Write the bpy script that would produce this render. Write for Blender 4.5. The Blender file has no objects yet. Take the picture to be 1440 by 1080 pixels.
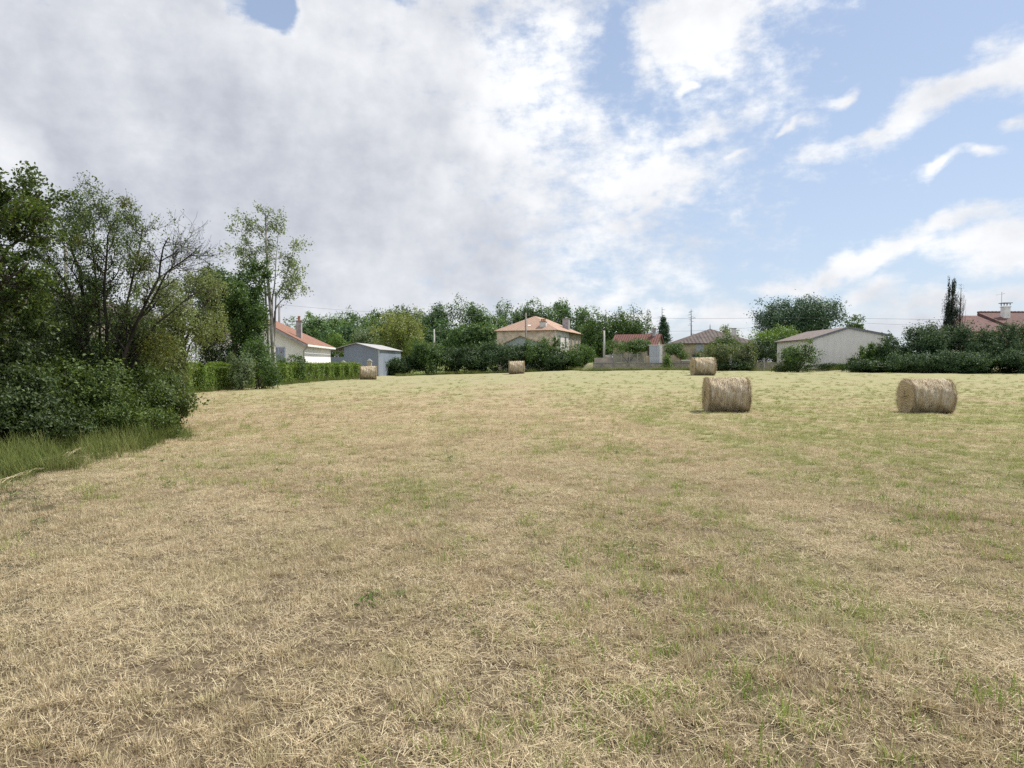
import bpy, bmesh, math, random
import numpy as np
from math import radians as R, sin, cos, pi, atan, atan2, hypot
from mathutils import Vector

SC = bpy.context.scene
COL = SC.collection

# ------------------------------------------------------------------ camera
FPX, CAMZ = 960.0, 1.65            # focal length in pixels of the 1440 px wide photograph
PITCH = atan(32 / FPX)
cam = bpy.data.cameras.new("camera")
cam.sensor_width, cam.lens = 36.0, 24.0
cam.clip_start, cam.clip_end = 0.05, 8000
co = bpy.data.objects.new("camera", cam); COL.objects.link(co)
co.location = (0, 0, CAMZ); co.rotation_euler = (pi / 2 - PITCH, 0, 0)
SC.camera = co
SC.view_settings.view_transform = 'Standard'; SC.view_settings.look = 'None'
SC.view_settings.exposure = 0.4; SC.view_settings.gamma = 1.0
SC.view_settings.use_curve_mapping = False
SC.cycles.max_bounces = 6; SC.cycles.diffuse_bounces = 3; SC.cycles.glossy_bounces = 2
SC.cycles.transmission_bounces = 3; SC.cycles.transparent_max_bounces = 6
SC.cycles.use_denoising = False

# ------------------------------------------------------------------ node helpers
class S:
    """a node socket one can do arithmetic with"""
    def __init__(s, t, k): s.t, s.k = t, k
    def m(s, op, *o, clamp=False):
        n = s.t.nodes.new('ShaderNodeMath'); n.operation = op; n.use_clamp = clamp
        for i, v in enumerate((s,) + o):
            if isinstance(v, S): s.t.links.new(v.k, n.inputs[i])
            else: n.inputs[i].default_value = v
        return S(s.t, n.outputs[0])
    def __add__(s, o): return s.m('ADD', o)
    def __radd__(s, o): return s.m('ADD', o)
    def __sub__(s, o): return s.m('SUBTRACT', o)
    def __rsub__(s, o): return (s * -1.0) + o
    def __mul__(s, o): return s.m('MULTIPLY', o)
    def __rmul__(s, o): return s.m('MULTIPLY', o)
    def __truediv__(s, o): return s.m('DIVIDE', o)
    def mx(s, o): return s.m('MAXIMUM', o)
    def mn(s, o): return s.m('MINIMUM', o)
    def sm(s, a, b, lo=0.0, hi=1.0, smooth=True):
        n = s.t.nodes.new('ShaderNodeMapRange'); n.interpolation_type = 'SMOOTHSTEP' if smooth else 'LINEAR'
        s.t.links.new(s.k, n.inputs[0])
        for i, v in enumerate((a, b, lo, hi)): n.inputs[1 + i].default_value = v
        return S(s.t, n.outputs[0])

def lk(t, a, b):
    t.links.new(a.k if isinstance(a, S) else a, b)
def setin(t, sock, v):
    if isinstance(v, S): t.links.new(v.k, sock)
    elif hasattr(v, 'is_output'): t.links.new(v, sock)
    elif isinstance(v, (tuple, list)) and len(v) == 3 and sock.type == 'RGBA': sock.default_value = (*v, 1)
    else: sock.default_value = v
def mixc(t, f, a, b, mode='MIX'):
    n = t.nodes.new('ShaderNodeMix'); n.data_type = 'RGBA'; n.blend_type = mode
    setin(t, n.inputs[0], f); setin(t, n.inputs[6], a); setin(t, n.inputs[7], b)
    return S(t, n.outputs[2])
def noise(t, vec, scale, detail=3, rough=0.55, out=0, dist=0.0):
    n = t.nodes.new('ShaderNodeTexNoise')
    if vec is not None: setin(t, n.inputs['Vector'], vec)
    n.inputs['Scale'].default_value = scale; n.inputs['Detail'].default_value = detail
    n.inputs['Roughness'].default_value = rough; n.inputs['Distortion'].default_value = dist
    return S(t, n.outputs[out])
def xyz(t, v):
    n = t.nodes.new('ShaderNodeSeparateXYZ'); setin(t, n.inputs[0], v); return [S(t, k) for k in n.outputs]
def vec(t, x, y, z=0.0):
    n = t.nodes.new('ShaderNodeCombineXYZ')
    for i, v in enumerate((x, y, z)): setin(t, n.inputs[i], v)
    return S(t, n.outputs[0])
def mapping(t, v, loc=(0,0,0), rot=(0,0,0), scl=(1,1,1), kind='POINT'):
    n = t.nodes.new('ShaderNodeMapping'); n.vector_type = kind; setin(t, n.inputs[0], v)
    n.inputs[1].default_value = loc; n.inputs[2].default_value = rot; n.inputs[3].default_value = scl
    return S(t, n.outputs[0])
def vlen(t, v):
    n = t.nodes.new('ShaderNodeVectorMath'); n.operation = 'LENGTH'; setin(t, n.inputs[0], v); return S(t, n.outputs['Value'])
def vop(t, op, a, b):
    n = t.nodes.new('ShaderNodeVectorMath'); n.operation = op; setin(t, n.inputs[0], a); setin(t, n.inputs[1], b); return S(t, n.outputs[0])

# ------------------------------------------------------------------ sky, clouds and sun
SUN_EL, SUN_AZ = R(57), R(58)      # azimuth measured to the right of the viewing direction
W = bpy.data.worlds.new("World"); SC.world = W; W.use_nodes = True
t = W.node_tree; t.nodes.clear()
sky = t.nodes.new('ShaderNodeTexSky'); sky.sky_type = 'NISHITA'; sky.sun_disc = False
sky.sun_elevation = SUN_EL; sky.sun_rotation = SUN_AZ
sky.air_density = 1.0; sky.dust_density = 0.6; sky.ozone_density = 1.5
tc = t.nodes.new('ShaderNodeTexCoord')
gx, gy, gz = xyz(t, tc.outputs['Generated'])
az = gx.m('ARCTAN2', gy); el = gz.m('ARCSINE')
P0 = vec(t, az, el)
# billowing edges: two warps of the direction
def warp(P, scale, amt, det):
    n = noise(t, P, scale, det, 0.6, 1)
    c = vop(t, 'SUBTRACT', n, (0.5, 0.5, 0.5))
    return vop(t, 'ADD', P, vop(t, 'MULTIPLY', c, (amt, amt, 0)))
P = warp(warp(P0, 6.0, 0.11, 2), 17.0, 0.030, 3)
def dirpx(u, v):
    a = atan((u - 720) / FPX); return a, atan((508 - v) / hypot(FPX, u - 720))
def blob(Pt, u, v, ru, rv, rot=0.0):
    a, e = dirpx(u, v)
    q = mapping(t, Pt, (a, e, 0), (0, 0, R(rot)), (ru / FPX, rv / FPX, 1), 'TEXTURE')
    return (1.0 - vlen(t, q)).mx(0.0)
CLOUD = [  # u, v, radius u, radius v, tilt, weight; a blob of weight 1 shows to half its radius
    (310, 225, 1060, 900, 0, 1.2), (930, 250, 260, 84, 15, 1.0), (980, 185, 190, 44, 20, .9), (900, 300, 220, 50, 14, .8), (860, 410, 150, 66, 0, .8),
    (985, 15, 215, 130, 10, 1.15), (1060, 0, 120, 90, 0, .8), (915, 92, 80, 76, -40, .85), (872, 30, 50, 50, 0, .7),
    (1338, 140, 285, 34, 18, 1.05), (1440, 102, 120, 66, 15, .9), (1215, 190, 140, 22, 16, .9),
    (1322, 243, 52, 22, 5, .95), (1375, 233, 38, 20, 0, .9), (1190, 372, 250, 28, 13, 1.05), (1410, 348, 160, 52, 0, 1.0), (1330, 320, 120, 30, 10, .9), (1345, 412, 250, 36, 0, .85),
    (1235, 398, 90, 40, 0, .9), (890, 447, 170, 50, 0, .95), (1010, 455, 130, 44, 0, .9), (1290, 450, 240, 44, 0, .9), (1100, 475, 420, 26, 0, .7),
    (962, 125, 40, 22, 20, .85), (1045, 203, 66, 20, 20, .8), (1115, 187, 50, 14, 20, .85), (1172, 152, 40, 14, 10, .8), (975, 120, 34, 18, 10, .8), (1405, 188, 60, 16, 20, .8)]
D = None
for (u, v, ru, rv, ro, wt) in CLOUD:
    b = blob(P, u, v, ru, rv, ro) * wt
    D = b if D is None else D.mx(b)
for (u, v, ru, rv, wt) in [(366, 2, 46, 34, 1.0), (396, 12, 36, 46, 1.05), (560, 0, 44, 16, .4), (850, 75, 60, 80, .42), (900, 150, 70, 50, .25)]:
    D = D - blob(P, u, v, ru, rv) * wt
# weather all round, outside the frame
side = az.m('ABSOLUTE').sm(0.78, 1.1)
D = D + side * (noise(t, P0, 2.2, 4, 0.55) - 0.36) * 4.0 + el.sm(0.58, 1.0) * (noise(t, P0, 3.0, 3) * 3.0 - 1.0)
fb = noise(t, mapping(t, P0, scl=(1, 1.4, 1)), 9.0, 8, 0.62)
fine = noise(t, mapping(t, P0, rot=(0, 0, R(-14)), scl=(1, 2.2, 1)), 26.0, 6, 0.62)
micro = noise(t, P0, 60.0, 5, 0.6)
dens = D + (fb - 0.5) * 1.1 + (fine - 0.5) * 0.60 + (micro - .5) * .30
mask = dens.sm(0.30, 0.82)
thick = dens.sm(0.45, 1.2)
# brightness of the cloud: lit where thin and near the hidden sun, grey where deep
lit = None
for (u, v, ru, rv, wt) in [(740, 128, 130, 110, .55), (700, 60, 260, 170, .10), (840, 240, 220, 160, .34), (830, 395, 170, 70, .26), (450, 55, 190, 120, .12), (1000, 40, 260, 150, .36), (0, 215, 60, 60, .25), (960, 240, 190, 90, .24),
                           (620, 290, 160, 70, .10), (150, 25, 160, 80, .06), (1340, 150, 380, 200, .26), (1390, 345, 260, 90, .18), (1180, 375, 240, 60, .26), (900, 445, 320, 60, .3), (1320, 240, 120, 50, .34), (620, 255, 30, 30, .12)]:
    b = blob(P, u, v, ru, rv) * wt
    lit = b if lit is None else lit + b
for (u, v, ru, rv, wt) in [(70, 165, 380, 150, .15), (560, 360, 330, 120, .05), (290, 270, 300, 140, .08), (735, 300, 110, 110, .16), (725, 220, 80, 60, .05), (740, 400, 130, 60, .08)]:
    lit = lit - blob(P, u, v, ru, rv) * wt
big = noise(t, mapping(t, P0, scl=(1, 1.4, 1)), 4.5, 6, 0.55)
br = (lit + 0.60 + (big - 0.5) * 0.72 + (fb - 0.5) * 0.42 + (fine - .5) * .14 + (1.0 - thick) * 0.12).mx(0.40).mn(1.10)
emb = noise(t, P0, 8.0, 6, .55) - noise(t, vop(t, 'ADD', P0, (.020, .016, 0)), 8.0, 6, .55)
br = (br + emb * .75).mx(.40).mn(1.15)
behind = gy.sm(.35, -.25, 0.0, 2.5)        # unseen sun-facing clouds behind the photographer; brightness added to fill shaded faces
cc = mixc(t, br.sm(0.40, 1.15, smooth=False), (4.15, 4.38, 4.95), (8.1, 8.2, 8.3))
cc = vop(t, 'ADD', cc, vec(t, behind, behind, behind))
veil = el.sm(0.0, 0.55, 0.66, 0.40)
skyc = mixc(t, veil, sky.outputs[0], (4.4, 5.15, 6.5))
final = mixc(t, mask, skyc, cc)
bg = t.nodes.new('ShaderNodeBackground'); bg.inputs['Strength'].default_value = 0.1
lk(t, final, bg.inputs['Color'])
wo = t.nodes.new('ShaderNodeOutputWorld'); t.links.new(bg.outputs[0], wo.inputs[0])
W.cycles.sampling_method = 'MANUAL'; W.cycles.sample_map_resolution = 512

sl = bpy.data.lights.new("sun", 'SUN'); sl.energy = 5.0; sl.angle = R(1.0); sl.color = (1.0, 0.955, 0.875)
so = bpy.data.objects.new("sun", sl); COL.objects.link(so); so.location = (30, 20, 60)
sd = Vector((sin(SUN_AZ) * cos(SUN_EL), cos(SUN_AZ) * cos(SUN_EL), sin(SUN_EL)))
so.rotation_euler = sd.to_track_quat('Z', 'Y').to_euler()

# ------------------------------------------------------------------ measuring: photo pixel + distance -> place
def at(u, v, Y):
    cx, cy = (u - 720) / FPX, (540 - v) / FPX
    dy = cos(PITCH) + cy * sin(PITCH); dz = -sin(PITCH) + cy * cos(PITCH)
    k = Y / dy
    return Vector((cx * k, Y, CAMZ + dz * k))
def sst(a, b, x):
    k = np.clip((np.asarray(x, float) - a) / (b - a), 0, 1); return k * k * (3 - 2 * k)
def zg(x, y):
    x = np.asarray(x, float); y = np.asarray(y, float)
    z = sst(27, 47, y) * (0.07 + 0.66 * sst(-12, 13, x)) - 0.13 * np.exp(-((y - 23) / 9) ** 2)
    z = z + 0.72 * sst(70.9, 71.6, y) * sst(7.6, 8.6, x) * (1 - sst(24, 28, x))
    z = z + 0.35 * sst(53, 58, y) * sst(24, 28, x)
    z = z + 0.018 * np.sin(x * 1.7 + 0.6 * y) * np.sin(y * 1.3 - 0.4 * x) + 0.012 * np.sin(x * 4.1 + 1) * np.sin(y * 3.7) \
          + 0.03 * np.sin(x * 0.45 + 1.3) * np.sin(y * 0.38 + .7)
    return z
def gz1(x, y): return float(zg(x, y))
XL_Y = [0, 8.7, 12, 15.2, 18, 24, 34, 48, 66, 90]; XL_X = [-6.8, -6.3, -6.9, -7.2, -9.6, -13.2, -15.9, -14.9, -13.5, -12]
YB_X = [-60, -14, -10, 6.5, 8, 22, 26, 45, 90]; YB_Y = [66, 66, 77, 77, 69.3, 67, 57, 52, 46]
def xl(y): return np.interp(y, XL_Y, XL_X)
def yb(x): return np.interp(x, YB_X, YB_Y)

# ------------------------------------------------------------------ object helpers
def tag(o, label=None, cat=None, group=None, kind=None):
    if label: o['label'] = label
    if cat: o['category'] = cat
    if group: o['group'] = group
    if kind: o['kind'] = kind
    return o
def thing(name, label, cat, loc, rz=0.0, group=None):
    o = bpy.data.objects.new(name, None); COL.objects.link(o); o.empty_display_size = .3
    o.location = loc; o.rotation_euler = (0, 0, rz)
    return tag(o, label, cat, group)
def link(name, me, mat, parent=None, loc=None):
    o = bpy.data.objects.new(name, me); COL.objects.link(o)
    if mat is not None:
        for m in (mat if isinstance(mat, (list, tuple)) else [mat]): me.materials.append(m)
    if parent: o.parent = parent
    if loc is not None: o.location = loc
    return o
def npmesh(name, V, Q, tint=None, uv=None, smooth=False):
    V = np.asarray(V, np.float32); Q = np.asarray(Q, np.int32); n, k = Q.shape
    me = bpy.data.meshes.new(name)
    me.vertices.add(len(V)); me.vertices.foreach_set('co', V.ravel())
    me.loops.add(n * k); me.loops.foreach_set('vertex_index', Q.ravel())
    me.polygons.add(n); me.polygons.foreach_set('loop_start', np.arange(0, n * k, k, dtype=np.int32))
    me.polygons.foreach_set('use_smooth', np.full(n, smooth))
    if tint is not None:
        a = me.attributes.new('tint', 'FLOAT', 'FACE'); a.data.foreach_set('value', np.asarray(tint, np.float32))
    if uv is not None:
        l = me.uv_layers.new(name='UVMap'); l.data.foreach_set('uv', np.asarray(uv, np.float32)[Q.ravel()].ravel())
    me.update(calc_edges=True); me.validate()
    return me
class MB:
    """collects boxes, slabs, prisms and tubes into one mesh"""
    def __init__(s): s.bm = bmesh.new(); s.uvl = s.bm.loops.layers.uv.new('UVMap')
    def face(s, pts, uv=None):
        f = s.bm.faces.new([s.bm.verts.new(p) for p in pts])
        if uv is not None:
            for l, c in zip(f.loops, uv): l[s.uvl].uv = c
        return f
    def box(s, x0, x1, y0, y1, z0, z1):
        p = [(x, y, z) for z in (z0, z1) for y in (y0, y1) for x in (x0, x1)]
        for q in ((0,2,3,1), (4,5,7,6), (0,1,5,4), (2,6,7,3), (0,4,6,2), (1,3,7,5)):
            pts = [Vector(p[i]) for i in q]; n = (pts[1]-pts[0]).cross(pts[2]-pts[0])
            if abs(n.z) > abs(n.x) + abs(n.y): uv = [(a.x, a.y) for a in pts]
            elif abs(n.x) > abs(n.y): uv = [(a.y, a.z) for a in pts]
            else: uv = [(a.x, a.z) for a in pts]
            s.face(pts, uv)
        return s
    def prism(s, poly, y0, y1):        # polygon in x,z extruded along y
        n = len(poly)
        s.face([(x, y0, z) for x, z in poly], [(x, z) for x, z in poly])
        s.face([(x, y1, z) for x, z in reversed(poly)], [(x, z) for x, z in reversed(poly)])
        for i in range(n):
            (x0, z0), (x1, z1) = poly[i], poly[(i + 1) % n]
            s.face([(x0, y0, z0), (x0, y1, z0), (x1, y1, z1), (x1, y0, z1)], [(y0, z0), (y1, z0), (y1, z1), (y0, z1)])
        return s
    def slab(s, pts, th=0.1):          # first edge lies along the eave; uv in metres, v up the slope
        pts = [Vector(p) for p in pts]; e = (pts[1] - pts[0]).normalized()
        n = (pts[1] - pts[0]).cross(pts[-1] - pts[0]).normalized()
        if n.z < 0: n = -n
        f = n.cross(e)
        uv = [((p - pts[0]).dot(e), (p - pts[0]).dot(f)) for p in pts]
        lo = [p - n * th for p in pts]
        s.face(pts, uv); s.face(list(reversed(lo)), list(reversed(uv)))
        k = len(pts)
        for i in range(k):
            j = (i + 1) % k; s.face([lo[i], lo[j], pts[j], pts[i]], [uv[i], uv[j], uv[j], uv[i]])
        return s
    def tube(s, pts, rad, k=6):
        V, Q = tubes([(np.array(pts, float), np.array(rad if hasattr(rad, '__len__') else [rad] * len(pts), float))], k)
        vs = [s.bm.verts.new(v) for v in V]
        for q in Q: s.bm.faces.new([vs[i] for i in q])
        for e in (0, len(pts) - 1):
            s.bm.faces.new([vs[e * k + i] for i in range(k)])
        return s
    def build(s, name, mat, parent=None, loc=None, smooth=False):
        bmesh.ops.recalc_face_normals(s.bm, faces=s.bm.faces)
        me = bpy.data.meshes.new(name); s.bm.to_mesh(me); s.bm.free()
        if smooth:
            for p in me.polygons: p.use_smooth = True
        return link(name, me, mat, parent, loc)
def tubes(lines, k=5):
    Vs, Qs, off = [], [], 0
    ang = np.arange(k) * 2 * pi / k
    for pts, rad in lines:
        n = len(pts)
        T = np.gradient(pts, axis=0); T /= np.linalg.norm(T, axis=1, keepdims=True) + 1e-9
        ref = np.array([0, 0, 1.0]) if abs(T[:, 2].mean()) < 0.8 else np.array([1.0, 0, 0])
        A = np.cross(T, ref); A /= np.linalg.norm(A, axis=1, keepdims=True) + 1e-9
        B = np.cross(T, A)
        ring = pts[:, None] + rad[:, None, None] * (np.cos(ang)[None, :, None] * A[:, None] + np.sin(ang)[None, :, None] * B[:, None])
        Vs.append(ring.reshape(-1, 3))
        i = np.arange(n - 1)[:, None] * k; j = np.arange(k)[None]; j2 = (j + 1) % k
        Qs.append(np.stack([i + j, i + j2, i + k + j2, i + k + j], -1).reshape(-1, 4) + off); off += n * k
    return np.concatenate(Vs), np.concatenate(Qs)
def unit(v): return v / (np.linalg.norm(v, axis=-1, keepdims=True) + 1e-9)
def leaves(P, N, size, rng, aspect=0.55, droop=0.0, D=None):
    """kite shaped leaf faces at P facing N"""
    n = len(P); N = unit(N)
    D = rng.normal(size=(n, 3)) if D is None else D + rng.normal(size=(n, 3)) * .5
    D[:, 2] -= droop
    D = unit(D - N * (D * N).sum(1, keepdims=True)); B = np.cross(N, D)
    s = (size * rng.uniform(0.6, 1.35, n))[:, None]
    w = s * aspect * rng.uniform(.8, 1.2, (n, 1))
    a = P - D * s * .5; c = P + D * s * .5; m = P - D * s * .06 + N * s * .08
    V = np.stack([a, m - B * w * .5, c, m + B * w * .5], 1).reshape(-1, 3)
    return V, np.arange(4 * n).reshape(n, 4)

# ------------------------------------------------------------------ materials
def newmat(name):
    m = bpy.data.materials.new(name); m.use_nodes = True; t = m.node_tree; t.nodes.clear()
    o = t.nodes.new('ShaderNodeOutputMaterial'); return m, t, o
def prin(t, col, rough=0.8, spec=0.3, metal=0.0, bump=None, bstr=0.5, bdist=0.02):
    p = t.nodes.new('ShaderNodeBsdfPrincipled')
    setin(t, p.inputs['Base Color'], col); setin(t, p.inputs['Roughness'], rough)
    p.inputs['Specular IOR Level'].default_value = spec; p.inputs['Metallic'].default_value = metal
    if bump is not None:
        b = t.nodes.new('ShaderNodeBump'); b.inputs['Strength'].default_value = bstr; b.inputs['Distance'].default_value = bdist
        setin(t, b.inputs['Height'], bump); t.links.new(b.outputs[0], p.inputs['Normal'])
    return p
def pos(t): return t.nodes.new('ShaderNodeNewGeometry').outputs['Position']
def objc(t): return t.nodes.new('ShaderNodeTexCoord').outputs['Object']
def uvc(t): return t.nodes.new('ShaderNodeTexCoord').outputs['UV']
def attr(t, n):
    a = t.nodes.new('ShaderNodeAttribute'); a.attribute_name = n; return S(t, a.outputs['Fac'])
def leafmat(name, c1, c2, c3=None, trans=0.35, nscale=0.6, rough=0.5, spec=0.25):
    m, t, o = newmat(name)
    ti = attr(t, 'tint'); nz = noise(t, pos(t), nscale, 2)
    c = mixc(t, (ti * 0.65 + nz * 0.9 - 0.3).m('ADD', 0.0, clamp=True), c1, c2)
    if c3: c = mixc(t, ti.sm(0.86, 0.97), c, c3)
    p = prin(t, c, rough, spec)
    tr = t.nodes.new('ShaderNodeBsdfTranslucent'); lk(t, mixc(t, 1.0, c, (1.25, 1.15, .6), 'MULTIPLY'), tr.inputs[0])
    mx = t.nodes.new('ShaderNodeMixShader'); mx.inputs[0].default_value = trans
    t.links.new(p.outputs[0], mx.inputs[1]); t.links.new(tr.outputs[0], mx.inputs[2]); t.links.new(mx.outputs[0], o.inputs[0])
    return m
def barkmat(name, c1, c2, scale=6):
    m, t, o = newmat(name); v = mapping(t, objc(t), scl=(1, 1, .3)); n = noise(t, v, scale, 5)
    p = prin(t, mixc(t, n.sm(.35, .65), c1, c2), .9, .15, bump=n, bstr=.8, bdist=.03); t.links.new(p.outputs[0], o.inputs[0]); return m
def plaster(name, c1, c2, scale=1.0, streak=0.5):
    m, t, o = newmat(name); ob = objc(t)
    n = noise(t, ob, scale, 6, .6); s = noise(t, mapping(t, ob, scl=(2.2, 2.2, .25)), 1.6, 5, .6)
    f = (n * (1 - streak) + s * streak).sm(.38, .66)
    p = prin(t, mixc(t, f, c1, c2), .9, .2, bump=noise(t, ob, 9, 3), bstr=.12, bdist=.01); t.links.new(p.outputs[0], o.inputs[0]); return m
def stone(name, c1, c2, mortar, w=.5, h=.25, mort=.02):
    m, t, o = newmat(name); u = uvc(t)
    wv = vop(t, 'ADD', u, vop(t, 'MULTIPLY', noise(t, u, 2.5, 3, .6, 1), (.12, .10, 0)))
    b = t.nodes.new('ShaderNodeTexBrick'); setin(t, b.inputs['Vector'], wv); b.inputs['Scale'].default_value = 1
    b.inputs['Brick Width'].default_value = w; b.inputs['Row Height'].default_value = h; b.inputs['Mortar Size'].default_value = mort
    b.inputs['Mortar Smooth'].default_value = .3
    setin(t, b.inputs['Color1'], c1); setin(t, b.inputs['Color2'], c2); setin(t, b.inputs['Mortar'], mortar)
    n = noise(t, u, 1.3, 6, .65)
    c = mixc(t, .7, S(t, b.outputs[0]), mixc(t, n.sm(.3, .7), (.55, .55, .55), (1.3, 1.28, 1.22)), 'MULTIPLY')
    hgt = S(t, b.outputs['Fac']) * -1.0 + n * .6
    p = prin(t, c, .92, .15, bump=hgt, bstr=.25, bdist=.02); t.links.new(p.outputs[0], o.inputs[0]); return m
def tiles(name, c1, c2, c3, w=.24, h=.33):
    """roman tiles: rows up the slope, half-round ribs along the eave"""
    m, t, o = newmat(name); u = uvc(t); x, y, _ = xyz(t, u)
    rib = (x * (2 * pi / w)).m('SINE') * .5 + .5
    row = (y / h).m('FRACT')
    cell = vec(t, (x / w).m('FLOOR'), (y / h).m('FLOOR'))
    wn = t.nodes.new('ShaderNodeTexWhiteNoise'); wn.noise_dimensions = '2D'; lk(t, cell, wn.inputs['Vector'])
    r = S(t, wn.outputs['Value'])
    c = mixc(t, r, c1, c2); c = mixc(t, noise(t, u, .9, 6, .65).sm(.48, .75), c, c3)
    p = prin(t, c, .85, .2, bump=rib * 1.0 + row * .45, bstr=1.0, bdist=.07); t.links.new(p.outputs[0], o.inputs[0]); return m
def corrugated(name, c1, c2, rust, pitch=.076, panel=.9):
    m, t, o = newmat(name); u = uvc(t); x, y, _ = xyz(t, u)
    rib = (x * (2 * pi / pitch)).m('SINE')
    wn = t.nodes.new('ShaderNodeTexWhiteNoise'); wn.noise_dimensions = '2D'
    lk(t, vec(t, (x / panel).m('FLOOR'), (y / 2.1).m('FLOOR')), wn.inputs['Vector'])
    st = noise(t, mapping(t, u, scl=(5, .5, 1)), 1.4, 5, .6)
    c = mixc(t, S(t, wn.outputs[0]) * .6 + st * .5, c1, c2); c = mixc(t, noise(t, mapping(t, u, scl=(2, .6, 1)), 1.1, 6, .7).sm(.62, .78) * .6, c, rust)
    p = prin(t, c, .5, .4, .25, bump=rib, bstr=.5, bdist=.02); t.links.new(p.outputs[0], o.inputs[0]); return m
def plain(name, c1, c2=None, rough=.7, spec=.3, scale=3.0, metal=0.0):
    m, t, o = newmat(name); n = noise(t, objc(t), scale, 5, .6)
    c2 = c2 or tuple(k * .75 for k in c1)
    p = prin(t, mixc(t, n.sm(.3, .7), c1, c2), rough, spec, metal); t.links.new(p.outputs[0], o.inputs[0]); return m

M = {}
M['leaf_mid'] = leafmat('leaf_mid', (.042, .084, .025), (.091, .161, .042), (.140, .224, .070))
M['leaf_dark'] = leafmat('leaf_dark', (.023, .049, .020), (.052, .093, .031), (.090, .142, .052))
M['leaf_thicket'] = leafmat('leaf_thicket', (.029, .047, .018), (.065, .101, .029), (.124, .176, .047), nscale=1.1)
M['leaf_bramble'] = leafmat('leaf_bramble', (.043, .073, .020), (.100, .150, .033), (.163, .225, .050), nscale=1.1)
M['leaf_holly'] = leafmat('leaf_holly', (.032, .068, .036), (.077, .125, .055), (.129, .193, .081), trans=.25, rough=.6, spec=.15)
M['leaf_bright'] = leafmat('leaf_bright', (.077, .147, .031), (.154, .252, .053), (.224, .322, .084), trans=.35)
M['leaf_wood'] = leafmat('leaf_wood', (.061, .122, .045), (.140, .227, .084), (.210, .315, .122), nscale=.16)  # far wood: leaf colours paled to stand in for distance haze
M['leaf_wood_dark'] = leafmat('leaf_wood_dark', (.044, .095, .044), (.095, .168, .069), (.155, .246, .100), nscale=.16)  # darker trees of the far wood, haze likewise mixed into the leaf colour
M['leaf_lime'] = leafmat('leaf_lime', (.098, .147, .039), (.280, .308, .105), (.420, .420, .182), nscale=.7)
M['leaf_willow'] = leafmat('leaf_willow', (.098, .147, .077), (.182, .238, .126), (.252, .308, .168))
M['leaf_birch'] = leafmat('leaf_birch', (.101, .151, .064), (.202, .269, .118), (.286, .353, .168))
M['leaf_hawthorn'] = leafmat('leaf_hawthorn', (.056, .101, .031), (.119, .175, .056), (.210, .266, .112))
M['leaf_pale'] = leafmat('leaf_pale', (.105, .147, .049), (.224, .266, .119), (.420, .434, .252), nscale=1.2)
M['leaf_hedge'] = leafmat('leaf_hedge', (.085, .154, .028), (.185, .270, .046), (.277, .339, .077), nscale=.9)
M['leaf_mistletoe'] = leafmat('leaf_mistletoe', (.063, .084, .017), (.133, .147, .025), (.224, .210, .042), nscale=2)
M['leaf_cedar'] = leafmat('leaf_cedar', (.038, .084, .051), (.084, .143, .072), (.126, .200, .105), trans=.12)
M['leaf_cypress'] = leafmat('leaf_cypress', (.014, .028, .017), (.031, .053, .028), trans=.08)
M['leaf_grey'] = leafmat('leaf_grey', (.084, .119, .056), (.154, .189, .091), (.238, .238, .140))
M['bark'] = barkmat('bark', (.045, .036, .028), (.12, .10, .08)); M['bark_dark'] = barkmat('bark_dark', (.022, .018, .015), (.065, .055, .045)); M['bark_grey'] = barkmat('bark_grey', (.07, .06, .05), (.24, .22, .19), 9)
M['bark_birch'] = barkmat('bark_birch', (.10, .09, .085), (.50, .48, .45), 5); M['bark_dead'] = barkmat('bark_dead', (.20, .18, .16), (.32, .30, .28))
M['render_white'] = plaster('render_white', (.84, .83, .79), (.74, .72, .67)); M['render_hangar'] = plaster('render_hangar', (.74, .71, .68), (.64, .61, .59), .6)
M['render_pale'] = plaster('render_pale', (.68, .65, .61), (.52, .49, .46))
M['brickwall'] = stone('brickwall', (.66, .53, .43), (.60, .48, .39), (.62, .53, .45), .42, .2, .012)
M['rubble'] = stone('rubble', (.42, .35, .26), (.32, .27, .21), (.36, .31, .25), .45, .22, .03)
M['rubble_grey'] = stone('rubble_grey', (.38, .35, .30), (.28, .25, .22), (.30, .27, .23), .40, .20, .03)
M['block'] = stone('block', (.40, .36, .32), (.34, .30, .27), (.32, .29, .26), .5, .2, .012)
M['tile_red'] = tiles('tile_red', (.27, .14, .10), (.22, .115, .082), (.24, .165, .125)); M['tile_rose'] = tiles('tile_rose', (.42, .285, .215), (.36, .24, .18), (.36, .275, .22))
M['tile_maroon'] = tiles('tile_maroon', (.19, .085, .07), (.145, .07, .062), (.14, .09, .08), .3, .36); M['tile_brown'] = tiles('tile_brown', (.12, .095, .085), (.075, .063, .06), (.15, .125, .11), .5, .4)
M['tile_old'] = tiles('tile_old', (.16, .085, .075), (.11, .066, .062), (.12, .09, .085)); M['tile_grey'] = tiles('tile_grey', (.24, .195, .175), (.18, .15, .14), (.20, .18, .17)); M['tile_ochre'] = tiles('tile_ochre', (.42, .30, .20), (.33, .23, .16), (.30, .24, .19))
M['sheet_blue'] = corrugated('sheet_blue', (.155, .185, .235), (.215, .25, .31), (.15, .13, .12), .18); M['sheet_pale'] = corrugated('sheet_pale', (.34, .37, .41), (.50, .53, .57), (.20, .17, .15), .18)
M['sheet_mid'] = corrugated('sheet_mid', (.22, .26, .32), (.30, .34, .40), (.2, .18, .16), .18); M['sheet_roof'] = corrugated('sheet_roof', (.30, .29, .29), (.38, .37, .37), (.22, .2, .18), .18); M['sheet_green'] = corrugated('sheet_green', (.27, .30, .31), (.36, .39, .40), (.22, .2, .17), .18)
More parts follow.
